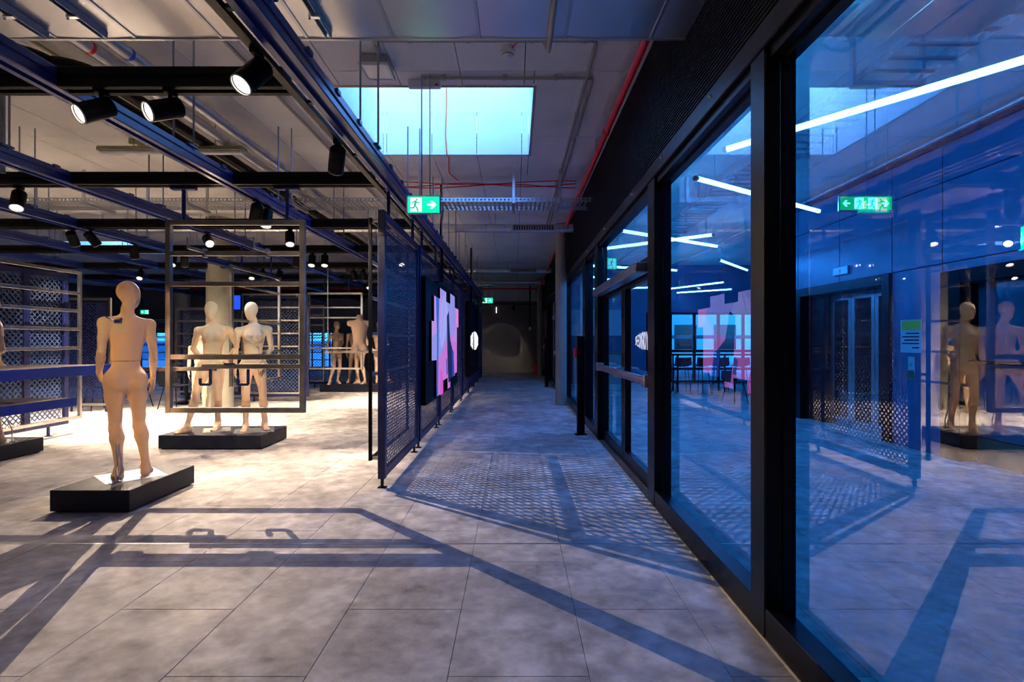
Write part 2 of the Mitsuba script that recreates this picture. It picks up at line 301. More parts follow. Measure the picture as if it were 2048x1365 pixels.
# ------------------------------------------------------------------ lobby behind the glass
XL = 5.30; YE = 11.2
ELV, DRW = (7.62, 10.15), (4.35, 6.72)
DH, EH = 2.27, 2.38
base = [box(XL, XL + .25, DRW[1], ELV[0], 0, 3.84), box(XL, XL + .25, ELV[1], YE, 0, 3.84), box(XL, XL + .25, -5, DRW[0], 0, 3.84), box(XL, XL + .25, *ELV, EH, 3.84), box(XL, XL + .25, *DRW, DH, 3.84)]
struct('wall_lobby', cat(base), 'm_gap', 'blue lit concrete panel wall of the lobby with lift and doorway')
ys = [-5, -2.6, -.6, 1.4, 3.1, 4.35, 5.55, 6.72, 7.62, 8.85, 10.15, YE]
for a, b in zip(ys, ys[1:]):
    for z0, z1 in ((0, DH), (DH, EH), (EH, 3.38), (3.38, 3.84)):
        inD, inE = a >= DRW[0] - .01 and b <= DRW[1] + .01, a >= ELV[0] - .01 and b <= ELV[1] + .01
        if (inD and z1 <= DH) or (inE and z1 <= EH): continue
        if (z0, z1) == (DH, EH) and not inD: continue
        lo = z0 if not (inD and z0 == EH) else z0
        if (z0, z1) == (0, DH): z1 = EH
        part('wall_lobby', 'panel', cbox(XL - .03, XL, a + .006, b - .006, lo + .005, z1 - .005, .003), 'm_lobby')
part('wall_lobby', 'coping', cbox(XL - .06, XL + .26, -5, YE, 3.84, 3.90, .006), 'm_navy', label='blue edge rail along the top of the wall')
struct('wall_lobby_end', cat(box(1.31, 4.5, 18.7, 18.9, 0, CEIL), box(4.5, 9.0, 18.7, 18.9, 2.4, CEIL), box(9.0, 10.2, 18.7, 18.9, 0, CEIL)), 'm_lobby', 'blue end wall of the lobby around the bright window')
struct('wall_lobby_right', box(10, 10.2, -5, 18.9, 0, CEIL), 'm_lobby', 'far side wall of the lobby')
struct('wall_lobby_link', box(1.34, 1.42, 18.9, 24.6, 0, CEIL), 'm_dwall', 'dark wall behind the end of the partition')
k = struct('window_11', None, None, 'bright greenish glazed window wall at the end of the lobby')
part(k, 'pane', trimesh.Trimesh([(4.5, 18.8, .05), (9, 18.8, .05), (9, 18.8, 2.4), (4.5, 18.8, 2.4)], [(0, 1, 2), (0, 2, 3)]), 'm_green_glass')
for x in (4.5, 5.3, 6.12, 6.95, 7.8, 8.4, 8.93): part(k, 'mullion', box(x, x + .09, 18.72, 18.80, 0, 2.4), 'm_frame')
for z_, h in ((.0, .06), (.42, .09), (1.03, .09), (2.33, .07)): part(k, 'transom', box(4.5, 9.0, 18.735, 18.795, z_, z_ + h), 'm_frame')
part(k, 'film_band', box(4.6, 8.9, 18.775, 18.785, 1.50, 1.62), 'm_paper', label='pale safety band across the glass')
# outside beyond the window walls
single('terrace', box(-30, 30, 27.4, 70, -.3, -.1), 'm_ext', 'pale paved terrace outside the windows', 'terrace')
k = thing('neighbour_building', 'pale neighbouring building seen through the bright lobby window', 'building')
part(k, 'facade', box(2, 24, 40, 44, -.1, 9), 'm_white')
for i in range(7):
    for j in range(3): part(k, 'window', box(3 + i * 2.9, 4.6 + i * 2.9, 39.95, 40.02, .8 + j * 2.8, 2.6 + j * 2.8), 'm_darkglass')
# lift
k = thing('lift_entrance', 'dark glazed lift doors in a broad metal surround in the lobby wall', 'elevator')
part(k, 'surround', cat(cbox(XL - .075, XL + .30, ELV[0], ELV[0] + .16, 0, EH, .004), cbox(XL - .075, XL + .30, ELV[1] - .16, ELV[1], 0, EH, .004), cbox(XL - .075, XL + .30, ELV[0] + .16, ELV[1] - .16, EH - .15, EH, .004)), 'm_frame')
part(k, 'back', box(XL + .36, XL + .4, ELV[0], ELV[1], 0, EH), 'm_black')
yd = np.linspace(ELV[0] + .16, ELV[1] - .62, 4)
for a, b in zip(yd, yd[1:]):
    d = part(k, 'door', cat(cbox(XL + .22, XL + .27, a + .004, a + .085, .01, EH - .16, .003), cbox(XL + .22, XL + .27, b - .085, b - .004, .01, EH - .16, .003), box(XL + .221, XL + .269, a + .085, b - .085, EH - .27, EH - .16), box(XL + .221, XL + .269, a + .085, b - .085, .01, .14)), 'm_galv', label='steel framed lift door')
    part(d, 'pane', box(XL + .235, XL + .25, a + .085, b - .085, .14, EH - .27), 'm_darkglass')
part(k, 'side_panel', cbox(XL + .1, XL + .30, ELV[1] - .61, ELV[1] - .17, 0, EH - .151, .004), 'm_frame')
k = thing('floor_indicator', 'small floor display with a red arrow above the lift', 'display')
part(k, 'case', cbox(XL - .065, XL - .03, 8.58, 8.98, 2.49, 2.62, .004), 'm_rod'); ar = Polygon([(8.78, 2.585), (8.755, 2.55), (8.772, 2.55), (8.772, 2.52), (8.788, 2.52), (8.788, 2.55), (8.805, 2.55)])
part(k, 'arrow', prism_x(ar, XL - .068, XL - .064), 'm_off', emitter=emit((3, .15, .1)))
# glass doorway in the lobby wall
k = struct('door_3', None, None, 'black framed glass doorway in the lobby wall at the right edge')
part(k, 'frame', cat(cbox(XL - .06, XL + .26, DRW[1] - .30, DRW[1], 0, DH, .005), cbox(XL - .06, XL + .26, DRW[0], DRW[0] + .2, 0, DH, .005), cbox(XL - .06, XL + .26, DRW[0] + .2, DRW[1] - .3, DH - .16, DH, .005)), 'm_black')
part(k, 'panel', cbox(XL + .16, XL + .2, DRW[0] + .2, DRW[1] - .3, .30, DH - .16, .002), 'm_doorglass', label='teal glazed panel')
part(k, 'kick_plate', cbox(XL + .14, XL + .22, DRW[0] + .2, DRW[1] - .3, 0, .29, .003), 'm_brown', label='brown kick plate')
part(k, 'rail', tube([(XL + .06, DRW[0] + .2, 1.18), (XL + .06, DRW[1] - .3, 1.18)], .022), 'm_frame')
# notice and call panel
k = thing('notice_sheet', 'yellow and white printed notice on the lobby wall beside the lift', 'notice')
part(k, 'sheet', box(XL - .036, XL - .031, 7.06, 7.44, 1.27, 1.71), 'm_paper')
part(k, 'heading', box(XL - .0375, XL - .036, 7.075, 7.425, 1.57, 1.70), 'm_yellow', label='yellow heading')
for i, (a, w) in enumerate(((1.52, .24), (1.475, .30), (1.43, .27), (1.385, .31), (1.33, .12))): part(k, 'text_line', box(XL - .0375, XL - .036, 7.10, 7.10 + w, a, a + .016), 'm_frame')
k = thing('call_panel', 'small white lift call panel under the yellow notice', 'control panel')
part(k, 'plate', cbox(XL - .045, XL - .031, 7.17, 7.29, .92, 1.22, .003), 'm_white'); part(k, 'button', moved(trimesh.creation.icosphere(2, .016), XL - .045, 7.23, 1.12), 'm_grey', True); part(k, 'reader', cbox(XL - .055, XL - .044, 7.175, 7.285, .93, 1.04, .003), 'm_brown')
#SPLIT
# ------------------------------------------------------------------ columns, ducts, pipes
def column(x, y, r, label):
    k = single('concrete_column', lathe([(0, 0), (r, 0), (r, 1.4), (r + .0015, 1.405), (r, 1.41), (r, CEIL - .001), (0, CEIL - .001)], 40), 'm_conc', label, 'column', smooth=40)
    scene[k]['to_world'] = T().translate([x, y, 0]); return k
column(-6.28, 11.6, .265, 'thick round concrete column behind the mannequin pair')
column(-12.7, 20.8, .28, 'round concrete column in the distance left of the mannequin pair')
column(1.02, 12.1, .125, 'slim round concrete column standing in the corridor before the glass')
column(1.03, 22.6, .125, 'slim round concrete column at the far end of the corridor')
# big sheet metal duct crossing the picture
k = thing('air_duct', 'wide sheet metal air duct crossing just below the ceiling', 'duct')
xs = [-9.0, -7.7, -6.4, -5.1, -3.8, -3.2, -2.65, -2.05, -1.45, -.85, -.25, .35, .95, XF - .002]
for a, b in zip(xs, xs[1:]):
    n = 7; X = np.linspace(a + .002, b - .002, n); zz = 3.55 - .006 * np.sin(np.linspace(0, math.pi, n)) - .003 * RNG.random()
    V = [(x, y, q) for x, q in zip(X, zz) for y in (1.2, 3.80)] ; V += [(x, y, 3.98) for x in X for y in (1.2, 3.80)]
    F = []
    for i in range(n - 1):
        q = 2 * i; F += [(q, q + 1, q + 3), (q, q + 3, q + 2)]; o = 2 * n
        F += [(q + 1, q + 1 + o, q + 3 + o), (q + 1, q + 3 + o, q + 3)]; F += [(q, q + 2, q + 2 + o), (q, q + 2 + o, q + o)]
    part(k, 'panel', trimesh.Trimesh(V, F, process=False), 'm_duct', 50)
for x in xs[1:-1]: part(k, 'seam', cbox(x - .012, x + .012, 1.2, 3.805, 3.541, 3.552, .002), 'm_galv')
part(k, 'flange', cbox(-9.0, XF - .002, 3.80, 3.825, 3.535, 3.99, .003), 'm_galv')
k = thing('air_duct', 'sheet metal air duct on the lobby side of the partition', 'duct')
for a, b in zip((XF + .15, 2.0, 2.6), (2.0, 2.6, 3.2)): part(k, 'panel', cbox(a + .003, b - .003, 1.2, 3.80, 3.55, 3.98, .004), 'm_duct')
for x, lb in ((-1.27, 'slotted blue rail under the duct beside the corridor beam'), (-2.80, 'slotted blue rail under the duct over the mannequin, longer of two'), (-3.20, 'slotted blue rail under the duct near the top left corner')):
    k = thing('mounting_rail', lb, 'rail')
    part(k, 'channel', cat(box(x - .02, x + .02, .9, 3.72, 3.525, 3.54), box(x - .02, x - .014, .9, 3.72, 3.49, 3.525), box(x + .014, x + .02, .9, 3.72, 3.49, 3.525)), 'm_rod')
    for y in (2.35, 3.45): part(k, 'clamp', cat(cbox(x - .035, x + .035, y - .015, y + .015, 3.475, 3.489, .002), cyl((x - .03, y, 3.46), (x - .03, y, 3.53), .007, 8)), 'm_chrome')
def spiral(y, z, r, x0, x1, label, grilles=()):
    k = thing('spiral_duct', label, 'duct'); pr_ = [(0, 0)]; s = 0.0; L = x1 - x0
    while s < L: pr_ += [(r, s), (r, min(s + .105, L)), (r + .005, min(s + .11, L)), (r, min(s + .115, L))]; s += .12
    m = lathe(pr_ + [(0, L)], 24); v = m.vertices.copy(); m.vertices = np.stack([x0 + v[:, 2], y + v[:, 0], z + v[:, 1]], 1)
    part(k, 'tube', m, 'm_galv', 35)
    for a in grilles:
        g_ = part(k, 'grille', cbox(a, a + .85, y - r - .012, y - r * .6, z - .055, z + .055, .003), 'm_conduit', label='slotted outlet grille')
        for i in range(16): part(g_, 'slat', box(a + .03 + i * .051, a + .05 + i * .051, y - r - .016, y - r - .012, z - .045, z + .045), 'm_black')
    for a in np.arange(x0 + .8, x1, 2.0): part(k, 'hanger', cyl((a, y, z + r), (a, y, CEIL - .001), .005, 6), 'm_rod')
spiral(11.1, 3.72, .085, -9.2, 1.18, 'spiral air duct nearest of the three crossing the hall', (-.05, -4.3))
spiral(17.8, 3.72, .10, -11, 1.18, 'middle one of the three spiral air ducts crossing the hall', (-.15, -5.5))
spiral(21.6, 3.74, .10, -11, 1.18, 'spiral air duct nearest the end wall of the corridor', ())
k = thing('fire_main', 'red fire pipe along the corridor ceiling bending across its far end', 'pipe')
part(k, 'pipe', tube(bend([(1.04, -3, 3.88), (1.04, 23.5, 3.67), (-17, 23.5, 3.67)], .18, 8), .034, 14), 'm_red', 60)
for y in (3.0, 6.2, 9.4, 12.6, 15.8): part(k, 'coupling', cyl((1.04, y - .03, 3.856 - .0079 * y), (1.04, y + .03, 3.856 - .0079 * y), .042, 14), 'm_red', 60)
for y in (4.2, 7.0, 10, 13, 16, 19): part(k, 'hanger', cyl((1.04, y, 3.885 - .0079 * y), (1.04, y, CEIL - .001), .005, 6), 'm_conduit')
k = thing('ceiling_pipe', 'grey insulated pipe along the ceiling, right one of a pair', 'pipe')
part(k, 'pipe', tube([(-3.14, 3.84, 3.76), (-3.14, 22, 3.76)], .055, 16), 'm_pipe', 60); part(k, 'band', cyl((-3.14, 4.4, 3.76), (-3.14, 4.435, 3.76), .0565, 16), 'm_blue', 60, 'blue marker band')
k = thing('ceiling_pipe', 'grey insulated pipe along the ceiling, left one of a pair', 'pipe')
part(k, 'pipe', tube([(-3.38, 3.84, 3.76), (-3.38, 22, 3.76)], .055, 16), 'm_pipe', 60); part(k, 'band', cyl((-3.38, 4.3, 3.76), (-3.38, 4.335, 3.76), .0565, 16), 'm_red', 60, 'red marker band')
for x, yb, lb in ((-3.62, 4.52, 'black insulated pipe that bends along the ceiling, outer one of two'), (-3.86, 4.28, 'black insulated pipe that bends along the ceiling, inner one of two')):
    k = single('black_pipe', tube(bend([(-9.5, yb, 3.74), (x, yb, 3.74), (x, 20, 3.74)], .34, 10), .058, 14), 'm_black', lb, 'pipe', smooth=60)
for x, lb in ((-4.12, 'thin olive conduit running along the ceiling left of the black pipes'), (-2.48, 'thin grey conduit running along the ceiling between the beams')):
    single('ceiling_conduit', tube([(x, 4.0, 3.99), (x, 20, 3.99)], .018, 8), 'm_olive' if x < -3 else 'm_conduit', lb, 'conduit', smooth=60)
def conduit(pts, r, lb, clips):
    k = thing('ceiling_conduit', lb, 'conduit'); part(k, 'pipe', tube(bend(pts, .06, 5), r, 10), 'm_conduit', 60)
    for c in clips: part(k, 'clip', cbox(c[0] - .02, c[0] + .02, c[1] - .02, c[1] + .02, 3.985, CEIL - .001, .003), 'm_conduit')
conduit([(-1.22, 5.0, 4.0), (-1.22, 4.66, 4.0), (.70, 4.66, 4.0), (.70, 12, 4.0)], .017, 'grey conduit crossing the corridor ceiling past the smoke detector', [(-.9, 4.66), (-.4, 4.66), (.15, 4.66), (.6, 4.66), (.7, 6.2), (.7, 8)])
conduit([(-.90, 5.33, 4.0), (.76, 5.33, 4.0), (.76, 12, 4.0)], .015, 'grey conduit crossing the ceiling just before the skylight', [(-.7, 5.33), (-.1, 5.33), (.4, 5.33), (.76, 7)])
conduit([(.24, 3.0, 3.50), (.24, 3.9, 3.50), (.24, 4.62, 3.99)], .018, 'short conduit dropping over the edge of the wide air duct', [])
k = single('orange_cable', tube([(-.95, 7.57, 4.95), (-.955, 7.575, 4.6), (-.965, 7.57, 4.3), (-.95, 7.575, 4.06), (-.945, 7.58, 4.015), (-.93, 7.68, 4.012), (-.98, 8.0, 4.012), (-1.0, 8.3, 3.98), (-.9, 8.6, 3.96)], .008, 8), 'm_orange', 'orange cable clipped down the skylight wall', 'cable', smooth=60)
for i, lb in enumerate(('red fire alarm cable sagging across the corridor ceiling, highest of three', 'red fire alarm cable sagging across the corridor ceiling, lowest of three', 'red fire alarm cable sagging across the corridor ceiling, middle of three')):
    x = np.linspace(-2.2, .98, 40); z_ = 3.93 + .03 * np.sin(x * (2.1 + i * .5) + i * 2) + (.03, -.02, .005)[i]
    single('alarm_cable', tube(np.stack([x, 8.72 + .02 * i + 0 * x, z_], 1), .008, 6), 'm_red', lb, 'cable', smooth=60, group='red alarm cables on the corridor ceiling')
# cable trays
def tray_x(x0, x1, y0, y1, z, label, step=.10, cover=None, hang=()):
    k = thing('cable_tray', label, 'cable tray')
    for y in (y0, y1):
        part(k, 'side_rail', cat(box(x0, x1, y - .002, y + .002, z, z + .016), box(x0, x1, y - .002, y + .002, z + .044, z + .06), *[box(a, a + .03, y - .0018, y + .0018, z + .016, z + .044) for a in np.arange(x0, x1 - .03, .06)]), 'm_galv')
    n = int((x1 - x0) / step); part(k, 'rungs', cat([box(x0 + i * step, x0 + i * step + step * .45, y0 + .002, y1 - .002, z, z + .004) for i in range(n)]), 'm_galv', kind='stuff', label='row of cross rungs')
    for a in hang:
        for y in (y0 - .02, y1 + .02): part(k, 'hanger', box(a - .02, a + .02, y - .012, y + .012, z - .04, CEIL - .001), 'm_galv')
        part(k, 'bracket', box(a - .02, a + .02, y0 - .08, y1 + .08, z - .04, z - .001), 'm_galv')
    return k
tray_x(-9.5, 1.17, 8.30, 8.84, 3.55, 'perforated cable tray crossing the hall beyond the skylight', .07, hang=(-8, -6.55, -5.0, -3.4, -1.9, -.02, .68))
def ladder_y(x0, x1, y0, y1, z, label, step, hang):
    k = thing('cable_tray', label, 'cable tray')
    for x in (x0, x1):
        part(k, 'side_rail', cat(box(x - .0025, x + .0025, y0, y1, z, z + .018), box(x - .0025, x + .0025, y0, y1, z + .048, z + .066), *[box(x - .002, x + .002, a, a + .05, z + .018, z + .048) for a in np.arange(y0, y1 - .05, .1)]), 'm_galv')
    for i in range(int((y1 - y0) / step)): part(k, 'rung', cbox(x0 + .003, x1 - .003, y0 + i * step, y0 + i * step + .04, z + .002, z + .02, .003), 'm_galv')
    for y in hang: part(k, 'hanger', cat(box(x0 - .05, x0 - .02, y, y + .04, z - .03, CEIL - .001), box(x1 + .02, x1 + .05, y, y + .04, z - .03, CEIL - .001), box(x0 - .05, x1 + .05, y, y + .04, z - .03, z - .001)), 'm_galv')
ladder_y(2.90, 3.42, 3.62, 16.0, 3.62, 'cable ladder running along the lobby ceiling', .20, (4.6, 6.4, 8.5, 11, 14))
k = single('ceiling_pipe', tube([(4.75, 1, 3.70), (4.75, 17, 3.70)], .02, 10), 'm_galv', 'thin silver pipe along the lobby ceiling by the blue wall', 'pipe', smooth=60)
# ------------------------------------------------------------------ small ceiling fittings
k = thing('smoke_detector', 'white round smoke detector on the corridor ceiling', 'smoke detector')
m = lathe([(0, 3.935), (.022, 3.937), (.03, 3.945), (.05, 3.95), (.052, 3.962), (.064, 3.966), (.068, 3.985), (.06, 4.0), (.055, CEIL - .002), (0, CEIL - .002)], 28); m.apply_translation((-.065, 4.82, 0)); part(k, 'housing', m, 'm_white', 35)
m = lathe([(.051, 3.952), (.0535, 3.955), (.0535, 3.960), (.051, 3.962)], 28); m.apply_translation((-.065, 4.82, 0)); part(k, 'slot_ring', m, 'm_conduit')
part(k, 'lead', tube([(-.03, 4.80, 4.0), (.0, 4.72, 4.0), (.04, 4.68, 4.0)], .006, 6), 'm_red', label='red lead')
k = thing('smoke_detector', 'pale round detector on the ceiling beyond the cable tray', 'smoke detector')
m = lathe([(0, 3.94), (.05, 3.95), (.07, 3.98), (.06, CEIL - .002), (0, CEIL - .002)], 20); m.apply_translation((.1, 10.4, 0)); part(k, 'housing', m, 'm_white', 35)
k = thing('emergency_luminaire', 'square white emergency luminaire on the ceiling by the skylight', 'light fitting')
part(k, 'case', cbox(-1.40, -1.16, 4.92, 5.20, 3.94, CEIL - .001, .012), 'm_grey'); part(k, 'rim', cat(cbox(-1.42, -1.14, 4.90, 4.93, 3.915, 3.945, .006), cbox(-1.42, -1.14, 5.19, 5.22, 3.915, 3.945, .006), cbox(-1.42, -1.39, 4.93, 5.19, 3.915, 3.945, .006), cbox(-1.17, -1.14, 4.93, 5.19, 3.915, 3.945, .006)), 'm_white'); part(k, 'diffuser', box(-1.39, -1.17, 4.93, 5.19, 3.925, 3.945), 'm_fluo')
k = thing('emergency_luminaire', 'slim white emergency light bar just before the skylight', 'light fitting')
part(k, 'case', cbox(-1.06, -.74, 5.40, 5.455, 3.945, CEIL - .001, .008), 'm_white'); part(k, 'button', cyl((-.78, 5.398, 3.97), (-.78, 5.402, 3.97), .012, 12), 'm_red')
k = thing('batten_light', 'long white batten luminaire hanging under the ceiling above the beams', 'light fitting')
part(k, 'tray', cbox(-4.85, -3.15, 6.30, 6.42, 3.64, 3.69, .008), 'm_olive'); m = tube([(-4.82, 6.36, 3.63), (-3.18, 6.36, 3.63)], .045, 14); m.vertices[:, 2] = 3.635 + (m.vertices[:, 2] - 3.63) * .7; part(k, 'diffuser', m, 'm_fluo', 60)
for x in (-4.45, -3.5): part(k, 'hanger', cyl((x, 6.36, 3.69), (x, 6.36, CEIL - .001), .006, 6), 'm_olive')
k = thing('conduit_box', 'green grey rail with junction boxes on the ceiling behind the batten light', 'conduit')
part(k, 'rail', box(-4.95, -4.1, 6.98, 7.02, 3.96, CEIL - .001), 'm_olive')
for x in (-4.8, -4.5, -4.2): part(k, 'junction', cbox(x - .03, x + .03, 6.96, 7.04, 3.93, 3.96, .004), 'm_olive')
k = thing('pendant_dome', 'white dome pendant lamp hanging under the ceiling behind the display frame', 'light fitting')
m = lathe([(.26, 3.55), (.25, 3.56), (.12, 3.62), (.06, 3.66), (0, 3.665), (0, 3.64), (.11, 3.6), (.24, 3.55)], 28); m.apply_translation((-4.9, 9.9, 0)); part(k, 'shade', m, 'm_white', 40); part(k, 'cord', cyl((-4.9, 9.9, 3.66), (-4.9, 9.9, CEIL - .001), .006, 6), 'm_black')
# ------------------------------------------------------------------ track grid
BZ0, BZ1 = 2.95, 3.07
LX = [-1.30 - 1.57 * i for i in range(7)]
TY = [3.25 + 2.03 * i for i in range(9)]
grid = thing('track_grid', 'black and blue suspended lighting track grid over the shop floor', 'lighting track')
def beam_prof(a):
    w = .135
    return Polygon([(a, BZ0 + .012), (a + .006, BZ0), (a + .045, BZ0), (a + .045, BZ0 + .03), (a + .09, BZ0 + .03), (a + .09, BZ0), (a + w - .006, BZ0), (a + w, BZ0 + .006), (a + w, BZ0 + .045), (a + w - .012, BZ0 + .05), (a + w - .012, BZ0 + .068), (a + w, BZ0 + .073), (a + w, BZ1 - .004), (a + w - .004, BZ1), (a + .004, BZ1), (a, BZ1 - .004), (a, BZ0 + .073), (a + .012, BZ0 + .068), (a + .012, BZ0 + .05), (a, BZ0 + .045)])
for i, x in enumerate(LX): part(grid, 'long_beam', prism_y(beam_prof(x), -3.0 if i < 3 else 2.6, 21.5), 'm_beam', label='blue lacquered long beam' if i == 0 else None)
part(grid, 'side_track', cat(box(-1.385, -1.335, -3.0, 21.5, BZ0, BZ0 + .034), *[box(-1.336, -1.301, y, y + .03, BZ0 + .01, BZ0 + .03) for y in np.arange(1.5, 21, 1.0)]), 'm_frame')
for j, y in enumerate(TY):
    for a, b in zip(LX[1:], LX): part(grid, 'cross_beam', prism_x(beam_prof(y), a + .136, b - (.086 if b == LX[0] else .001)), 'm_black')
part(grid, 'cross_beam', prism_x(beam_prof(TY[0]), LX[-1] - 2.5, LX[-1] - .001), 'm_black')
for i, x in enumerate(LX):
    for j in range(9):
        y = 2.55 + 2.03 * j
        if i and j == 0: continue
        for dx in (-.0, .135):
            part(grid, 'hanger', cyl((x + dx, y + .06 * (dx > 0), BZ1 - .02), (x + dx, y + .06 * (dx > 0), CEIL - .001), .0085, 6), 'm_rod')
        part(grid, 'clamp', cat(cbox(x - .02, x + .155, y - .03, y + .09, BZ1, BZ1 + .018, .003)), 'm_beam')
        if i < 4:
            for q in (.5, 1.0, 1.5): part(grid, 'clamp', cbox(x + .128, x + .147, y + q, y + q + .07, BZ1 - .02, BZ1 + .012, .003), 'm_beam')
for x, y in ((-5.0, 4.6), (-4.7, 5.0)): part(grid, 'hanger', cyl((x, y, BZ1 - .1), (x, y, CEIL - .001), .021, 8), 'm_rod')
# red stripes far behind are the fire main. spotlights:
def spot(x, y, aim, label, lit=True, power=1.0, cut=30, z=BZ0, L=.19, R=.060, lens=1.0, col=WARM):
    k = thing('track_spotlight', label, 'spotlight', None)
    part(k, 'adapter', cbox(x - .018, x + .018, y - .05, y + .05, z - .022, z + .004, .003), 'm_black')
    piv = np.array([x, y, z - .105]); part(k, 'stem', cyl((x, y, z - .022), tuple(piv), .012, 10), 'm_black', 60)
    d = np.array(aim, float) - piv; d /= np.linalg.norm(d)
    def put(m):
        a = np.cross([0, 0, 1.0], d); a = a / np.linalg.norm(a) if np.linalg.norm(a) > 1e-6 else np.array([1.0, 0, 0]); b = np.cross(d, a)
        M = np.eye(4); M[:3, 0], M[:3, 1], M[:3, 2], M[:3, 3] = a, b, d, piv; m.apply_transform(M); return m
    part(k, 'head', put(lathe([(0, -.06), (R * .92, -.06), (R, -.05), (R, L - .06), (R * .9, L - .06), (R * .86, L - .075), (0, L - .09)][:6] + [(R * .84, L - .10), (0, L - .10)], 20)), 'm_black', 35)
    part(k, 'rim', put(lathe([(R * .9, L - .062), (R * .98, L - .057), (R * .98, L - .05), (R * .88, L - .052), (R * .9, L - .062)], 20)), 'm_grey')
    le = put(lathe([(R * .86, L - .066), (0, L - .066)], 20))
    part(k, 'lens', le, 'm_off' if lit else 'm_grey', **({'emitter': emit((1.0, .86, .62), 7.0 * lens, 0.002)} if lit else {}))
    if lit and power > 0:
        o = piv + d * (L - .045)
        scene[k + '__beam'] = {'type': 'spot', 'to_world': T().look_at(origin=o.tolist(), target=(o + d).tolist(), up=[0.1, 0.2, 1]), 'intensity': {'type': 'rgb', 'value': [SPOT_I * power * c for c in col]}, 'cutoff_angle': float(cut), 'beam_width': float(cut * .55), 'sampling_weight': float(max(.06, power))}
    return k
spot(-1.36, 2.87, (-1.91, 1.97, 1.6), 'lit black spotlight hanging under the blue corridor beam at the top', True, 0.02, 36)
spot(-2.10, 3.32, (-2.7, 2.50, 2.34), 'lit black spotlight on the nearest crossbeam, right one of two', True, 0.02, 36)
spot(-2.52, 3.32, (-3.07, 2.50, 2.22), 'brightest lit spotlight on the nearest crossbeam, left one of two', True, 0.02, 36)
spot(-4.90, 5.38, (-4.2, 4.1, .3), 'lit spotlight on the second crossbeam at the left edge', True, 0.07, 46)
spot(-1.36, 4.17, (-2.0, 5.6, 1.6), 'dark spotlight turned away under the blue corridor beam', True, 0.3, 36)
spot(-2.80, 5.9, (-3.95, 7.58, 1.2), 'dark spotlight seen from behind above the display frame', True, .42, 30)
spot(-2.80, 6.15, (-2.6, 5.2, .1), 'lit spotlight pointing straight down above the display frame', True, 0.06, 40)
spot(-3.05, 7.38, (-2.4, 6.0, 0), 'lit spotlight at the top of the display frame', True, 0.08, 40)
spot(-6.0, 7.38, (-6.5, 9.4, .6), 'dark spotlight over the left mesh shelf, nearer one of two', True, 0.7, 46)
spot(-5.75, 7.38, (-5.0, 9.2, .6), 'dark tilted spotlight over the left mesh shelf, farther one of two', True, 0.6, 50)
spot(-5.94, 8.5, (-6.3, 9.5, .5), 'dark spotlight hanging before the far skylight strip', True, 0.6, 50)
spot(-5.9, 9.4, (-5.4, 8.0, .3), 'lit spotlight left of the lone mannequin head', True, 0.4, 40)
spot(-5.7, 9.4, (-6.6, 11.0, .5), 'dark spotlight beside a lit one above the lone mannequin', True, 0.12, 36)
spot(-4.30, 7.62, (-1.7, 4.95, .4), 'black spotlight behind the display frame aimed at the corridor floor', True, 1.3, 40)
spot(-5.5, 11.4, (-5.0, 10.0, .2), 'lit spotlight above the taller mannequin of the pair, left of the thick column', True, 0.04, 34)
spot(-5.3, 11.45, (-4.9, 13.0, .5), 'dark spotlight in front of the thick column', True, 0.3, 36)
spot(-4.95, 11.45, (-5.6, 10.4, .6), 'dark horizontal spotlight right of the thick column', True, 0.08, 36)
spot(-3.75, 9.4, (-4.6, 10.3, .8), 'dark spotlight on the crossbeam right of the display frame', True, .5, 36)
spot(-3.50, 9.4, (-3.3, 8.2, .2), 'lit spotlight, upper of a close pair right of the display frame', True, 0.25, 44)
spot(-3.28, 9.4, (-3.0, 8.3, .2), 'lit spotlight, lower of a close pair right of the display frame', True, 0.2, 44)
spot(-3.4, 11.5, (-3.0, 12.5, .8), 'dark spotlight above the headless torso, left of three', True, .5, 36)
spot(-3.2, 11.5, (-2.8, 12.6, .6), 'dark spotlight above the headless torso, middle of three', True, .5, 36)
spot(-2.8, 11.5, (-1.9, 10.8, .2), 'dark spotlight above the headless torso, right of three', True, 0.15, 40, lens=.2)
spot(-3.6, 13.5, (-3.7, 12.0, .2), 'small lit spotlight over the far mannequin group, left one', True, .9, 36)
spot(-3.2, 13.5, (-3.4, 14.9, .2), 'small lit spotlight over the far mannequin group, right one', True, .9, 36)
spot(-7.9, 11.5, (-7.2, 9.6, .2), 'small lit spotlight above the lone mannequin head', True, 1.0, 50)
spot(-7.9, 4.5, (-7.9, 4.4, 0), 'black spotlight just out of view above the left display tables', True, 0.8, 40)
spot(-7.6, 3.32, (-7.5, 3.0, 0), 'second black spotlight out of view above the left display tables', True, 1.2, 44)
spot(-1.36, -.6, (-1.5, -.7, 0), 'black spotlight behind the viewer under the corridor beam', True, 0.8, 38)
spot(-2.80, -.6, (-3.3, -.7, 0), 'black spotlight behind the viewer under the second beam', True, 0.8, 38)
spot(-9.2, 6.0, (-9.1, 6.0, 0), 'black spotlight out of view left of the mesh shelf', True, 1.2, 46)
spot(-9.2, 9.4, (-8.8, 9.0, 0), 'black spotlight above the far left of the shop floor', True, 1.3, 55)
spot(-2.80, 1.75, (-3.5, 5.0, 1.05), 'black spotlight out of view under the second long beam', True, .55, 15, col=(1.0, .55, .20))
spot(-2.0, 9.4, (-.55, 8.1, 0), 'black spotlight behind the mesh wall aimed through it at the corridor', True, 0.03, 36)
spot(-2.0, 13.5, (-.5, 12.6, 0), 'black spotlight deep behind the mesh wall aimed at the corridor', True, 0.15, 36)
spot(-2.0, 17.5, (-.4, 19, 0), 'black spotlight behind the far end of the mesh wall', True, .05, 36)
k = thing('wall_track', 'thin black track across the end wall of the corridor', 'lighting track')
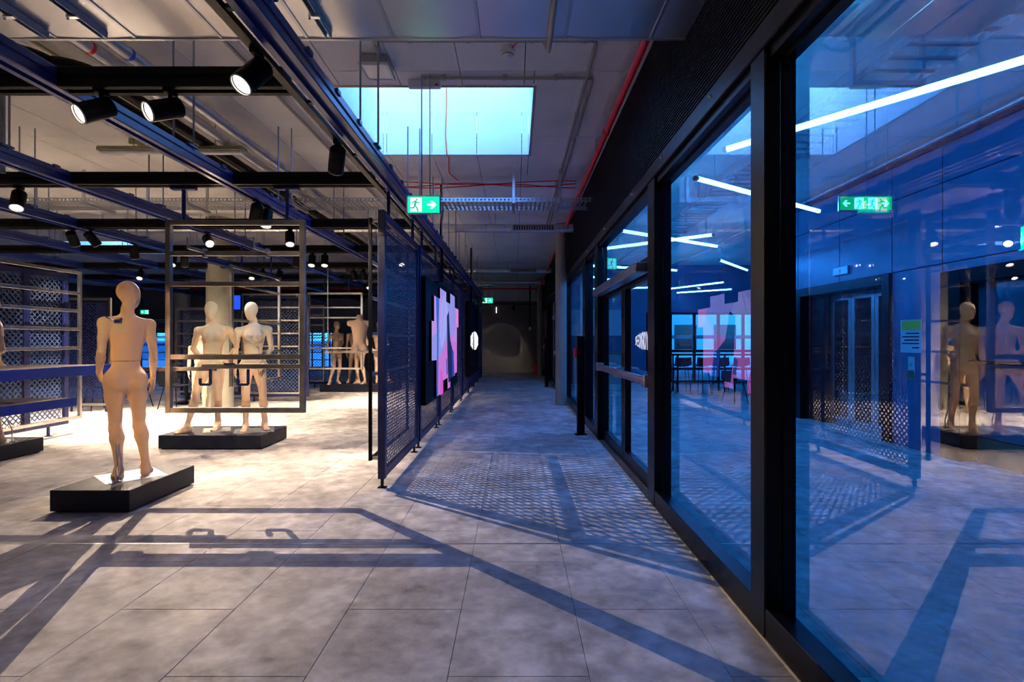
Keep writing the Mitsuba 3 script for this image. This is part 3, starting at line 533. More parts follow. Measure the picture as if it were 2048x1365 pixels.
part(k, 'rail', cbox(-1.3, 1.1, 23.3, 23.34, 2.98, 3.02, .004), 'm_black')
for x in (-1.1, .9): part(k, 'hanger', cyl((x, 23.32, 3.02), (x, 23.32, CEIL - .001), .008, 6), 'm_black')
spot(-.05, 23.32, (-.9, 24.55, .3), 'tiny black spotlight on the track before the end wall', True, .12, 40, z=2.98, lens=.05)
k = thing('wall_lamp', 'small upright white lamp on the end wall', 'light fitting')
part(k, 'tube', cbox(-.86, -.82, YC - .04, YC - .002, 2.68, 2.95, .01), 'm_off', emitter=emit((1, 1, 1), 1.2))
k = thing('switch_box', 'white switch box on a black conduit at the end wall', 'switch')
part(k, 'conduit', box(.64, .70, YC - .03, YC - .002, 2.1, 3.9), 'm_black'); part(k, 'box', cbox(.62, .72, YC - .05, YC - .001, 1.90, 2.05, .01), 'm_white')
#SPLIT
# ------------------------------------------------------------------ mannequins: one smooth body from blended solids
class Field:
    def __init__(s, lo, hi, h):
        s.lo, s.h = np.array(lo, float), h; s.n = np.ceil((np.array(hi) - s.lo) / h).astype(int) + 1
        s.D = np.full(s.n, 0.2, np.float32); s.ax = [s.lo[i] + h * np.arange(s.n[i]) for i in range(3)]
    def put(s, lo, hi, fn, k):
        m = k + 2.5 * s.h
        a = [max(0, int((lo[i] - m - s.lo[i]) / s.h)) for i in range(3)]; b = [min(s.n[i], int((hi[i] + m - s.lo[i]) / s.h) + 2) for i in range(3)]
        if any(b[i] <= a[i] for i in range(3)): return
        sl = tuple(slice(a[i], b[i]) for i in range(3))
        d = fn(*np.meshgrid(*[s.ax[i][a[i]:b[i]] for i in range(3)], indexing='ij')).astype(np.float32)
        o = s.D[sl]; hh = np.maximum(k - np.abs(o - d), 0) / max(k, 1e-6); s.D[sl] = np.minimum(o, d) - hh * hh * k * .25
    def cone(s, a, b, ra, rb, k=.02, flat=None):
        a, b = np.array(a, float), np.array(b, float); r = max(ra, rb); u = b - a; L = u @ u
        def fn(x, y, z):
            px, py, pz = x - a[0], y - a[1], z - a[2]; t = np.clip((px * u[0] + py * u[1] + pz * u[2]) / max(L, 1e-9), 0, 1)
            return np.sqrt((px - t * u[0]) ** 2 + (py - t * u[1]) ** 2 + (pz - t * u[2]) ** 2) - (ra + (rb - ra) * t)
        s.put(np.minimum(a, b) - r, np.maximum(a, b) + r, fn, k)
    def ell(s, c, r, k=.03, R=None):
        c, r = np.array(c, float), np.array(r, float); R = np.eye(3) if R is None else np.array(R)
        def fn(x, y, z):
            p = np.stack([x - c[0], y - c[1], z - c[2]], -1) @ R; k0 = np.linalg.norm(p / r, axis=-1); k1 = np.linalg.norm(p / r ** 2, axis=-1)
            return k0 * (k0 - 1) / np.maximum(k1, 1e-6)
        e = r.max() if R is not None and not np.allclose(R, np.eye(3)) else r
        s.put(c - e, c + e, fn, k)
    def mesh(s):
        "surface nets"
        D = s.D; ins = D < 0; n = D.shape
        acc = np.zeros((n[0] - 1, n[1] - 1, n[2] - 1, 3)); cnt = np.zeros((n[0] - 1, n[1] - 1, n[2] - 1))
        cor = [(i, j, k) for i in (0, 1) for j in (0, 1) for k in (0, 1)]
        sub = lambda A, o: A[o[0]:n[0] - 1 + o[0], o[1]:n[1] - 1 + o[1], o[2]:n[2] - 1 + o[2]]
        for p in cor:
            for a in range(3):
                if p[a]: continue
                q = list(p); q[a] = 1; A, B = sub(D, p), sub(D, q); cr = (A < 0) != (B < 0)
                t = np.where(cr, A / np.where(cr, A - B, 1), 0)
                for d in range(3): acc[..., d] += np.where(cr, p[d] + (t if d == a else 0), 0)
                cnt += cr
        act = cnt > 0; idx = -np.ones(act.shape, int); idx[act] = np.arange(act.sum()); ijk = np.argwhere(act)
        V = s.lo + s.h * (ijk + acc[act] / cnt[act][:, None]); F = []
        for a in range(3):
            b, c = (a + 1) % 3, (a + 2) % 3; sh = [slice(0, m) for m in n]; sh2 = [slice(0, m) for m in n]
            sh[a] = slice(0, n[a] - 1); sh2[a] = slice(1, n[a]); A, B = ins[tuple(sh)], ins[tuple(sh2)]
            E = np.argwhere(A != B); E = E[(E[:, b] > 0) & (E[:, c] > 0) & (E[:, b] < n[b] - 1) & (E[:, c] < n[c] - 1)]
            o = np.zeros(3, int); ob, oc = o.copy(), o.copy(); ob[b] = 1; oc[c] = 1
            f = np.stack([idx[tuple((E - q).T)] for q in (ob + oc, oc, o, ob)], 1); fl = ~A[tuple(E.T)]
            f[fl] = f[fl][:, ::-1]; F.append(f)
        F = np.vstack(F); F = np.vstack([F[:, [0, 1, 2]], F[:, [0, 2, 3]]])
        m = trimesh.Trimesh(V, F, process=False); trimesh.smoothing.filter_taubin(m, .5, .51, 24); return m
def hand(fld, wrist, d, palm_n, side, curl=.5):
    "palm, four fingers and a thumb: d along the hand, palm_n out of the palm, side towards the thumb"
    w, d, pn, sd = (np.array(q, float) for q in (wrist, d, palm_n, side))
    fld.cone(w - d * .015, w + d * .02, .023, .023, .012)
    for t in (-.024, -.008, .008, .024): fld.cone(w + d * .015 + sd * t * .6, w + d * .085 + sd * t, .0165, .013, .012)
    for t, L in ((-.027, .058), (-.0095, .072), (.009, .078), (.0265, .070)):
        p = w + d * .088 + sd * t; dd = d
        for q in range(3):
            c = curl * (.35 + .3 * q); dd = d * math.cos(c) + pn * math.sin(c); e = p + dd * L * (.45, .32, .23)[q]
            fld.cone(p, e, .0098 - q * .001, .0088 - q * .001, .004); p = e
    p = w + d * .025 + sd * .026; q = p + (sd * .6 + d * .7 + pn * .25) * .042; fld.cone(p, q, .0135, .0105, .008); fld.cone(q, q + (d * .85 + sd * .15 + pn * .2) * .04, .0105, .008, .004)
def mannequin_mesh(P, h=.0105):
    "P: joints in metres, body facing -y, feet on z = 0"
    f = Field((-.52, -.42, -.02), (.52, .42, 1.84), h)
    hd, nk = np.array(P['head']), np.array(P['neck']); hips, ch = np.array(P['hips']), np.array(P['chest']); ws = hips * .5 + ch * .5 + np.array(P.get('bend', (0, 0, 0)))
    # trunk
    f.ell(ch + (0, .005, .02), (.142, .094, .165), .02); f.ell(ch + (0, .01, .085), (.138, .080, .085), .05)
    f.ell(ws + (0, 0, .01), (.117, .080, .135), .07); f.ell(hips + (0, .004, .02), (.141, .096, .105), .06); f.ell(hips + (0, -.005, -.06), (.12, .085, .08), .05)
    for s in (-1, 1): f.ell(hips + (s * .074, .062, -.035), (.080, .076, .092), .035)
    if P.get('bust', 1):
        for s in (-1, 1): f.ell(ch + (s * .068, -.078, .015), (.052, .045, .053), .03); f.ell(ch + (s * .066, -.066, .05), (.046, .036, .06), .04)
    shL, shR = np.array(P['shL']), np.array(P['shR'])
    nb = ch * .35 + nk * .65
    for s_ in (shL, shR): f.cone(nb + (0, .01, -.012), s_ + (0, .004, .008), .050, .038, .05); f.ell(s_ + (0, 0, -.012), (.048, .046, .052), .03); f.cone(nb + (0, -.02, -.02), s_ + (0, -.014, .008), .02, .018, .03)
    f.cone(nb + (0, .01, -.03), nk + (0, .004, .0), .058, .047, .035); f.cone(nk, hd + (0, .02, -.07), .0465, .046, .025)
    # smooth egg head with a pointed chin, no features
    fw = np.array(P.get('face', (0, -1, 0)), float); fw /= np.linalg.norm(fw); u = np.array([0, 0, 1.0]); rt = np.cross(fw, u); rt /= np.linalg.norm(rt); u = np.cross(rt, fw)
    if not P.get('headless'):
        R = np.stack([rt, fw, u], 1)
        f.ell(hd + u * .028 - fw * .012, (.083, .103, .098), .02, R); f.ell(hd + fw * .028 - u * .03, (.066, .070, .088), .04, R); f.ell(hd + fw * .045 - u * .082, (.034, .038, .036), .04, R)
    if not P.get('torso'):
        for q in 'LR':
            hp, kn, an, ft = hips + (np.array((-.086, 0, -.03)) if q == 'L' else np.array((.086, 0, -.03))), np.array(P['kn' + q]), np.array(P['an' + q]), np.array(P['toe' + q])
            k1 = hp * .62 + kn * .38; fwd = np.array((0, -1, 0.0))
            f.cone(hp, k1 + (0, -.006, 0), .088, .072, .035); f.cone(k1 + (0, -.006, 0), kn + (0, 0, .05), .072, .050, .025); f.cone(kn + (0, -.002, .05), kn + (0, 0, -.05), .050, .047, .02); f.ell(kn + fwd * .026, (.034, .028, .045), .02)
            c1 = kn * .68 + an * .32; f.cone(kn - (0, 0, .04), c1 + (0, .012, 0), .046, .052, .025); f.cone(c1 + (0, .012, 0), an + (0, 0, .03), .050, .029, .03); f.ell(c1 + (0, .028, .02), (.042, .036, .10), .03)
            f.cone(an + (0, 0, .04), an, .030, .033, .015)
            td = ft - an; td[2] = 0; td /= np.linalg.norm(td); sd = np.array([-td[1], td[0], 0]); z0 = P.get('sole', 0.0)
            heel = an - td * .028; heel[2] = max(z0 + .034, an[2] - .055); ball = an + td * .13; ball[2] = z0 + .026
            f.cone(an, heel, .034, .034, .02); f.cone(an + td * .015 - (0, 0, .01), ball, .034, .027, .03); f.cone(heel - (0, 0, .006), ball - (0, 0, .004), .030, .026, .02)
            for t, L, r in ((-.03, .046, .0135), (-.014, .052, .0115), (0.002, .05, .011), (.017, .044, .0105), (.031, .034, .0105)): f.cone(ball + sd * t * .95 * (1 if q == 'R' else -1) - (0, 0, .006), ball + td * L + sd * t * 1.05 * (1 if q == 'R' else -1) + (0, 0, z0 + r - ball[2]), .016, r, .010)
    hands = []
    for q in 'LR':
        s_, el, wr = np.array(P['sh' + q]), P.get('el' + q), P.get('wr' + q)
        if el is None: continue
        el, wr = np.array(el), np.array(wr)
        f.cone(s_, s_ * .5 + el * .5, .044, .040, .022); f.cone(s_ * .5 + el * .5, el, .040, .033, .012); fa = el * .7 + wr * .3
        f.cone(el, fa, .034, .036, .012); f.cone(fa, wr, .036, .0235, .015)
        g = Field(wr - .22, wr + .22, .0042); d = np.array(P['hd' + q], float); d /= np.linalg.norm(d); pn = np.array(P['pn' + q], float); pn -= d * (pn @ d); pn /= np.linalg.norm(pn); sd = np.cross(d, pn) * P.get('th' + q, 1)
        hand(g, wr, d, pn, sd, P.get('curl' + q, .5)); hands.append(g.mesh())
    return f.mesh(), hands
def ring_at(m, z, r=.0022, xlim=.16):
    "thin band where the plane z cuts the trunk"
    e = m.edges_unique; v = m.vertices; a, b = v[e[:, 0]], v[e[:, 1]]; cr = (a[:, 2] - z) * (b[:, 2] - z) < 0
    t = ((z - a[cr, 2]) / (b[cr, 2] - a[cr, 2]))[:, None]; p = a[cr] + (b[cr] - a[cr]) * t; p = p[np.abs(p[:, 0] - np.median(p[:, 0])) < xlim]
    c = p.mean(0); th = np.arctan2(p[:, 1] - c[1], p[:, 0] - c[0]); bins = np.linspace(-math.pi, math.pi, 49); rr = np.hypot(p[:, 0] - c[0], p[:, 1] - c[1]); Q = []
    for i in range(48):
        s_ = (th >= bins[i]) & (th < bins[i + 1])
        if s_.any(): ang = (bins[i] + bins[i + 1]) / 2; R = np.percentile(rr[s_], 15); Q.append((c[0] + R * math.cos(ang), c[1] + R * math.sin(ang), z))
    return tube(Q + Q[:2], r, 6)
PM1 = dict(head=(-.015, -.005, 1.665), neck=(0, .012, 1.53), chest=(0, 0, 1.27), hips=(.012, 0, .915), shL=(-.174, .01, 1.395), shR=(.174, .01, 1.405), face=(-.75, -.66, 0),
           elL=(-.200, .03, 1.13), wrL=(-.212, -.035, .905), hdL=(-.03, -.2, -1), pnL=(1, .1, 0), thL=1, elR=(.203, .06, 1.14), wrR=(.185, -.12, .955), hdR=(-.35, -.65, -.75), pnR=(-1, .3, 0), thR=1,
           knL=(-.10, -.03, .50), anL=(-.135, .035, .085), toeL=(-.20, -.12, 0), knR=(.085, -.02, .50), anR=(.075, .06, .085), toeR=(.06, -.13, 0))
PM2 = dict(head=(-.02, -.025, 1.665), neck=(-.005, .012, 1.53), chest=(.01, 0, 1.27), hips=(-.02, 0, .915), shL=(-.182, .012, 1.385), shR=(.198, .012, 1.395), face=(-.22, -1, -.10),
           elL=(-.245, .115, 1.13), wrL=(-.13, .165, .965), hdL=(.8, .15, -.3), pnL=(0, 1, .3), elR=(.30, .10, 1.16), wrR=(.17, .155, .965), hdR=(-.75, .18, -.35), pnR=(0, 1, .3), thR=-1,
           knL=(-.20, -.10, .49), anL=(-.30, -.05, .085), toeL=(-.44, -.16, 0), knR=(.06, -.05, .49), anR=(.055, .03, .085), toeR=(.0, -.16, 0))
PM3 = dict(head=(-.03, -.03, 1.655), neck=(-.005, .012, 1.53), chest=(0, 0, 1.27), hips=(-.015, 0, .915), shL=(-.190, .012, 1.380), shR=(.186, .012, 1.405), face=(-.35, -1, -.12),
           elL=(-.225, .06, 1.12), wrL=(-.235, .075, .885), hdL=(-.02, .05, -1), pnL=(1, 0, 0), elR=(.225, .06, 1.13), wrR=(.135, -.125, .985), hdR=(-.35, -.22, -.9), pnR=(0, 1, -.1), thR=1,
           knL=(-.095, -.05, .49), anL=(-.10, .04, .085), toeL=(-.13, -.14, 0), knR=(.115, -.03, .50), anR=(.135, .05, .085), toeR=(.18, -.13, 0))
PT = dict(head=(0, 0, 1.62), neck=(0, .012, 1.53), chest=(0, 0, 1.27), hips=(0, 0, .94), shL=(-.180, .012, 1.41), shR=(.180, .012, 1.41), headless=1, torso=1, bust=0)
B1, H1 = mannequin_mesh(PM1); B2, H2 = mannequin_mesh(PM2); B3, H3 = mannequin_mesh(PM3)
BT, _ = mannequin_mesh(PT)
cutm = BT.vertices; cutm[:, 2] = np.clip(cutm[:, 2], .90, 1.565)
PLY = {}
def mply(name, mesh, mat, smooth=True):
    if name not in PLY: PLY[name] = mikit.ply(mesh, mat, smooth=smooth)
    return dict(PLY[name])
def mannequin(which, x, y, z, rz, label, group=None, s=1.0, plate=True, full=True, rod=None, plate_rect=(-.28, .22, -.24, .24)):
    k = thing('mannequin', label, 'mannequin', group); M = T().translate([x, y, z]).rotate([0, 0, 1], math.degrees(rz)).scale(s)
    body, hs = {1: (B1, H1), 2: (B2, H2), 3: (B3, H3)}[which]
    part(k, 'body', mply(f'b{which}', body, 'm_skin'), None, to=M)
    for i, h_ in enumerate(hs): part(k, 'hand', mply(f'h{which}{i}', h_, 'm_skin'), None, to=M)
    if full:
        part(k, 'waist_seam', mply(f's{which}', ring_at(body, 1.06), 'm_seam'), None, to=M)
        for i, q in enumerate('LR'):
            P = {1: PM1, 2: PM2, 3: PM3}[which]; a = np.array(P['sh' + q]); b = np.array(P['el' + q]); d = (b - a) / np.linalg.norm(b - a)
    if plate:
        a, b, c, d = plate_rect
        part(k, 'base_plate', cbox(a, b, c, d, .001 - .006, .002, .001), 'm_galv', to=M, label='steel base plate')
        P = {1: PM1, 2: PM2, 3: PM3}[which]; an, kn = np.array(P['anR']), np.array(P['knR']); c = kn * .6 + an * .4
        pts = [c + (.0, .05, 0), c + (.02, .10, -.03), (an[0] + .03, an[1] + .105, .16), (an[0] + .04, an[1] + .105, .10), (an[0] + .03, an[1] + .11, .002)]
        part(k, 'support_rod', cat(tube(bend(pts, .025, 4), .0065, 8), lathe([(0, 0.0), (.03, 0), (.028, .01), (.01, .016), (.01, .05), (0, .05)], 12).apply_translation(pts[-1])), 'm_chrome', 60, to=M, label='chrome support rod')
    return k
def plinth(x0, x1, y0, y1, h, label):
    k = thing('plinth', label, 'plinth'); part(k, 'body', cbox(x0, x1, y0, y1, .012, h, .004), 'm_plinth'); part(k, 'foot', box(x0 + .03, x1 - .03, y0 + .03, y1 - .03, 0, .012), 'm_black'); return k
PH = .187
plinth(-3.86, -3.20, 4.52, 5.44, PH, 'low dark plinth under the lone mannequin seen from behind')
plinth(-4.68, -3.33, 7.15, 7.95, PH, 'low dark plinth under the pair of mannequins behind the display frame')
plinth(-6.71, -6.08, 6.15, 7.03, PH, 'low dark plinth cut off by the left edge')
plinth(-5.45, -3.4, 15.2, 16.4, .2, 'low dark plinth under the far group of mannequins')
k = mannequin(1, -3.545, 4.98, PH, math.radians(180 + 48), 'bald beige female mannequin standing alone with its back turned', plate_rect=(-.27, .20, -.26, .20))
M = scene[k + '__body']['to_world']
part(k, 'bracket', cat(cbox(.05, .115, .055, .09, 1.395, 1.435, .006), tube(bend([(.11, .075, 1.42), (.15, .085, 1.44), (.17, .06, 1.455)], .015, 4), .007, 8), cbox(.055, .075, .06, .1, 1.41, 1.45, .004)), 'm_chrome', to=M, label='chrome shoulder fitting')
mannequin(2, -4.20, 7.58, PH, math.radians(27), 'bald beige female mannequin with wide stance and hands behind its back, taller of the pair', plate_rect=(-.12, .22, -.2, .22))
mannequin(3, -3.62, 7.55, PH, math.radians(24), 'bald beige female mannequin with a hand on its thigh, right one of the pair', plate_rect=(-.24, .26, -.2, .22))
mannequin(3, -6.385, 6.66, PH, math.radians(-40), 'beige mannequin cut off by the left edge, only arm and hip in view', plate_rect=(-.15, .2, -.2, .2))
mannequin(1, -6.30, 10.9, 0.0, math.radians(30), 'greyish mannequin half hidden behind the taller mannequin of the pair', plate=False, s=.92)
for w, x, y, rz, lb in ((2, -5.10, 15.6, 60, 'far beige mannequin at the left end of the distant plinth'), (1, -4.72, 16.0, 20, 'far beige mannequin second from left on the distant plinth'), (3, -4.42, 15.55, -30, 'far beige mannequin third from left on the distant plinth'), (2, -3.95, 15.8, 200, 'far beige mannequin at the right of the distant plinth beside the mesh wall')):
    mannequin(w, x, y, .2, math.radians(rz), lb, plate=False, full=False)
k = thing('mannequin_torso', 'headless beige mannequin torso seen from behind on a hanging shelf', 'mannequin')
mt = BT.copy(); mt.apply_translation((0, 0, -.90)); part(k, 'body', mt, 'm_skin', True, to=T().translate([-3.24, 11.36, 1.225]).rotate([0, 0, 1], 200).scale(1.12))
#SPLIT
# ------------------------------------------------------------------ mesh walls and display frames
def mesh_sheet(W, H, p=.066, t=.0024, holes=8, hr=.36):
    "perforated sheet in the (u, v) plane, staggered rounded holes, thickness along w; built from one cell"
    q = p / 2; C = np.array([(q, 0), (0, q), (-q, 0), (0, -q)])
    # outer ring with mid edge points, inner hole
    out = []; inn = []
    for i in range(4):
        a, b = C[i], C[(i + 1) % 4]; out += [a, (a + b) / 2]
        ang = math.atan2(a[1], a[0]); inn += [np.array((math.cos(ang), math.sin(ang))) * p * hr * .92, np.array((math.cos(ang + math.pi / 4), math.sin(ang + math.pi / 4))) * p * hr * .62]
    if holes == 4: out, inn = out[::2], inn[::2]
    n = len(out); V = np.array([(x, y, 0) for x, y in out] + [(x, y, 0) for x, y in inn] + [(x, y, t) for x, y in out] + [(x, y, t) for x, y in inn]); F = []
    for i in range(n):
        j = (i + 1) % n; F += [(i, n + i, n + j), (i, n + j, j)]; o = 2 * n; F += [(o + i, o + n + j, o + n + i), (o + i, o + j, o + n + j)]; F += [(n + i, o + n + i, o + n + j), (n + i, o + n + j, n + j)]
    V, F = V, np.array(F); cs = [(i * q, j * q, 0) for i in range(1, int(W / q)) for j in range(1, int(H / q)) if (i + j) % 2 == 0]
    cs = np.array(cs); VV = (cs[:, None] + V[None]).reshape(-1, 3); FF = (np.arange(len(cs))[:, None, None] * len(V) + F[None]).reshape(-1, 3)
    VV[:, 0] = np.clip(VV[:, 0], 0, W); VV[:, 1] = np.clip(VV[:, 1], 0, H); m = trimesh.Trimesh(VV, FF, process=False); return m
def along_y(m):   # u -> y, v -> z, w -> x
    v = m.vertices; m = m.copy(); m.vertices = np.stack([v[:, 2], v[:, 0], v[:, 1]], 1); return m
def along_x(m):
    v = m.vertices; m = m.copy(); m.vertices = np.stack([v[:, 0], -v[:, 2], v[:, 1]], 1); return m
XM, PZ0, PZ1 = -1.293, .09, 2.70
SH = along_y(mesh_sheet(1.80, PZ1 - PZ0 - .16, holes=8)); SHF = along_y(mesh_sheet(1.80, PZ1 - PZ0 - .16, holes=4)); P1, P2 = mikit.ply(SH, 'm_navy'), mikit.ply(SHF, 'm_navy')
names = ['nearest', 'second', 'third', 'fourth', 'fifth', 'sixth', 'seventh', 'last']
for i in range(8):
    y = 5.27 + i * 1.975; k = thing('mesh_wall', f'tall navy perforated metal screen panel, {names[i]} of the row along the corridor', 'mesh panel', 'perforated panels along the corridor')
    part(k, 'sheet', P1 if i < 2 else P2, None, to=T().translate([XM, y + .08, PZ0 + .08]))
    part(k, 'frame', cat(cbox(XM - .035, XM + .035, y, y + .08, PZ0, PZ1, .004), cbox(XM - .02, XM + .02, y + 1.87, y + 1.965, PZ0, PZ1, .004), box(XM - .02, XM + .02, y + .08, y + 1.87, PZ0, PZ0 + .08), box(XM - .02, XM + .02, y + .08, y + 1.87, PZ1 - .08, PZ1)), 'm_navy')
    for yy in (y + .04, y + 1.72): part(k, 'foot', cat(cbox(XM - .012, XM + .012, yy - .02, yy + .02, .006, PZ0, .003), cbox(XM - .04, XM + .04, yy - .035, yy + .035, 0, .008, .002)), 'm_frame')
    for yy in (y + .30, y + 1.6): part(k, 'hanger', cyl((XM, yy, PZ1), (XM, yy, BZ0), .018, 8), 'm_navy')
single('power_cable', tube([(-1.22, 9.0, 4.02), (-1.2, 9.0, 3.6), (-1.23, 9.02, 3.2), (-1.21, 9.0, 2.9), (-1.2, 9.0, 2.4)], .02, 8), 'm_black', 'black power cable dropping to the picture screen', 'cable', smooth=60)
single('power_cable', tube(bend([(-1.22, 15.2, 4.02), (-1.22, 15.2, 3.7), (-1.22, 15.2, 2.3)], .1, 4), .03, 8), 'm_black', 'black power cable dropping to the far glowing logo', 'cable', smooth=60)
def bar(p0, p1, w=.035, d=None):
    "square bar between two points along one axis"
    p0, p1 = np.array(p0, float), np.array(p1, float); d = d or w; lo, hi = np.minimum(p0, p1).copy(), np.maximum(p0, p1).copy(); a = int(np.argmax(hi - lo)); e = [w / 2, w / 2, d / 2]
    for i in range(3):
        if i != a: lo[i] -= e[i]; hi[i] += e[i]
    return cbox(lo[0], hi[0], lo[1], hi[1], lo[2], hi[2], .003)
def steel_frame(k, axis, at, u0, u1, z0, z1, w=.05, mat='m_steel'):
    "welded frame of four bars; axis x or y is its width"
    P = (lambda u, z: (u, at, z)) if axis == 'x' else (lambda u, z: (at, u, z)); h = w / 2
    for u in (u0 + h, u1 - h): part(k, 'upright', bar(P(u, z0), P(u, z1), w), mat)
    for z_ in (z0 + h, z1 - h): part(k, 'frame_rail', bar(P(u0 + w, z_), P(u1 - w, z_), w), mat)
def rail(k, axis, at, u0, u1, z, w=.035, name='hang_rail', mat='m_steel'):
    P = (lambda u: (u, at, z)) if axis == 'x' else (lambda u: (at, u, z)); part(k, name, bar(P(u0), P(u1), w), mat)
# the hanging frame in front of the mannequins
k = thing('clothes_rack', 'steel hanging display frame in front of the pair of mannequins', 'clothes rack')
FY = 5.38; steel_frame(k, 'x', FY, -3.44, -2.07, .72, 2.62)
for x in (-3.27, -2.25): part(k, 'hanger', cat(cyl((x, FY, 2.62), (x, FY, BZ0 - .03), .018, 10), cbox(x - .12, x + .12, FY - .035, FY + .035, BZ0 - .03, BZ0 - .002, .004)), 'm_beam')
for z_ in (2.29, 1.99): rail(k, 'x', FY, -3.39, -2.12, z_, .045)
rail(k, 'x', FY, -3.39, -2.12, 1.27, .05); rail(k, 'x', FY + .03, -3.10, -2.12, 1.175, .045)
for x in (-3.06, -2.44): part(k, 'arm', cat(bar((x, FY - .28, 2.305), (x, FY - .025, 2.305), .022, .03), bar((x, FY - .285, 2.29), (x, FY - .285, 2.40), .014), cbox(x - .012, x + .012, FY - .03, FY + .03, 2.25, 2.34, .003)), 'm_steel')
for x in (-2.99, -2.62): part(k, 'clip', cat(bar((x, FY - .03, 1.0), (x, FY - .03, 1.15), .022), bar((x - .10, FY - .03, 1.0), (x, FY - .03, 1.0), .022), bar((x - .10, FY - .03, 1.0), (x - .10, FY - .03, 1.06), .022)), 'm_navy')
for x in (-3.3, -2.8): part(k, 'stop', cbox(x - .05, x + .05, FY - .05, FY - .025, 1.19, 1.21, .003), 'm_navy')
part(k, 'side_rail', cat(bar((-4.0, 5.43, 1.15), (-2.98, 5.43, 1.15), .04)), 'm_steel')
# second, lengthways frame behind it
k = thing('clothes_rack', 'steel frame seen lengthways behind the display frame, between the mannequins and the mesh wall', 'clothes rack')
steel_frame(k, 'y', -4.36, 8.35, 10.1, .72, 2.60, .045)
for z_ in (2.3, 1.75, 1.25): rail(k, 'y', -4.36, 8.40, 10.05, z_, .035)
for y in (8.7, 9.75): part(k, 'hanger', cyl((-4.36, y, 2.60), (-4.36, y, BZ0), .015, 8), 'm_beam')
# far hanging frame with the torso
k = thing('clothes_rack', 'steel hanging frame before the far group of mannequins', 'clothes rack')
steel_frame(k, 'x', 13.43, -5.1, -3.75, .72, 2.62, .05)
for z_ in (2.25, 2.0, 1.25): rail(k, 'x', 13.43, -5.05, -3.80, z_, .04)
for x in (-4.7, -4.1): part(k, 'hanger', cyl((x, 13.43, 2.62), (x, 13.43, BZ0), .015, 8), 'm_beam')
k = thing('hanging_shelf', 'narrow hanging shelf that carries the headless torso', 'shelf')
part(k, 'board', cbox(-3.92, -2.75, 11.2, 11.52, 1.18, 1.225, .004), 'm_steel')
for x in (-3.9, -2.77): part(k, 'hanger', bar((x, 11.36, 1.226), (x, 11.36, BZ0), .02), 'm_steel')
# rack on the shop side of the corridor mesh
k = thing('wall_rack', 'slim steel rack on the shop side of the nearest perforated panel', 'clothes rack')
steel_frame(k, 'y', -1.40, 5.26, 7.1, .27, 2.62, .03, 'm_frame')
for z_ in (.29, 2.60): part(k, 'bracket', bar((-1.382, 5.30, z_), (XM - .036, 5.30, z_), .03), 'm_steel')
for z_ in (2.2, 1.85, 1.5, 1.1): rail(k, 'y', -1.40, 5.30, 7.06, z_, .03)
# shelves with mesh backs. lengthways one at the left edge
k = thing('mesh_shelf', 'navy mesh backed shelf with pale steel rails at the left edge', 'shelf')
part(k, 'sheet', along_y(mesh_sheet(3.35, 2.16, p=.086, holes=8, hr=.41)), 'm_navy2', to=T().translate([-6.98, 5.08, .22]))
part(k, 'back_frame', cat(cbox(-7.0, -6.96, 5.0, 5.08, .14, 2.46, .004), cbox(-7.0, -6.96, 8.42, 8.50, .14, 2.46, .004), box(-7.0, -6.96, 5.08, 8.42, .14, .22), box(-7.0, -6.96, 5.08, 8.42, 2.38, 2.46), cbox(-7.01, -6.955, 7.72, 7.82, .14, 2.46, .004)), 'm_navy')
steel_frame(k, 'y', -6.74, 5.0, 8.46, .23, 2.50, .045)
for z_ in (2.17, 1.90, 1.62, 1.33): part(k, 'hang_rail', cbox(-6.765, -6.715, 5.05, 8.41, z_ - .035, z_ + .012, .003), 'm_steel')
for z_ in (.25, 2.48):
    for y in (5.2, 8.3): part(k, 'spacer', bar((-6.96, y, z_), (-6.764, y, z_), .03), 'm_steel')
for y in (5.4, 8.15): part(k, 'foot', cat(bar((-6.98, y, .006), (-6.98, y, .14), .03), cbox(-7.02, -6.92, y - .03, y + .03, 0, .008, .002)), 'm_navy')
k = thing('mesh_shelf', 'narrow mesh panel standing behind the left mesh shelf', 'mesh panel')
part(k, 'sheet', along_x(mesh_sheet(.8, 2.0, holes=4)), 'm_navy', to=T().translate([-9.0, 11.0, .25])); steel_frame(k, 'x', 11.0, -9.05, -8.15, .12, 2.3, .05)
for x in (-8.95, -8.25): part(k, 'foot', bar((x, 11.0, 0), (x, 11.0, .12), .03), 'm_navy')
def mesh_rack(x0, x1, y, z1, lb, rails=(2.2, 1.9, 1.6, 1.3)):
    k = thing('mesh_shelf', lb, 'shelf')
    part(k, 'sheet', along_x(mesh_sheet(x1 - x0 - .1, z1 - .3, p=.086, holes=4, hr=.41)), 'm_navy2', to=T().translate([x0 + .05, y, .2]))
    part(k, 'back_frame', cat(box(x0, x0 + .05, y - .02, y + .02, .12, z1), box(x1 - .05, x1, y - .02, y + .02, .12, z1), box(x0 + .05, x1 - .05, y - .02, y + .02, .12, .2), box(x0 + .05, x1 - .05, y - .02, y + .02, z1 - .1, z1)), 'm_navy')
    steel_frame(k, 'x', y - .24, x0 + .02, x1 - .1, .2, z1, .04)
    for z_ in rails: rail(k, 'x', y - .24, x0 + .06, x1 - .14, z_, .04)
    for x in (x0 + .2, x1 - .2): part(k, 'foot', bar((x, y, 0), (x, y, .12), .03), 'm_navy'); part(k, 'spacer', bar((x, y - .22, z1 - .05), (x, y - .02, z1 - .05), .03), 'm_steel')
mesh_rack(-6.35, -4.86, 12.85, 2.52, 'mesh backed steel rack right of the thick column')
mesh_rack(-8.1, -6.65, 13.2, 2.2, 'mesh backed steel rack just left of the thick column')
mesh_rack(-6.3, -5.62, 16.6, 2.5, 'narrow mesh rack before the blue far window')
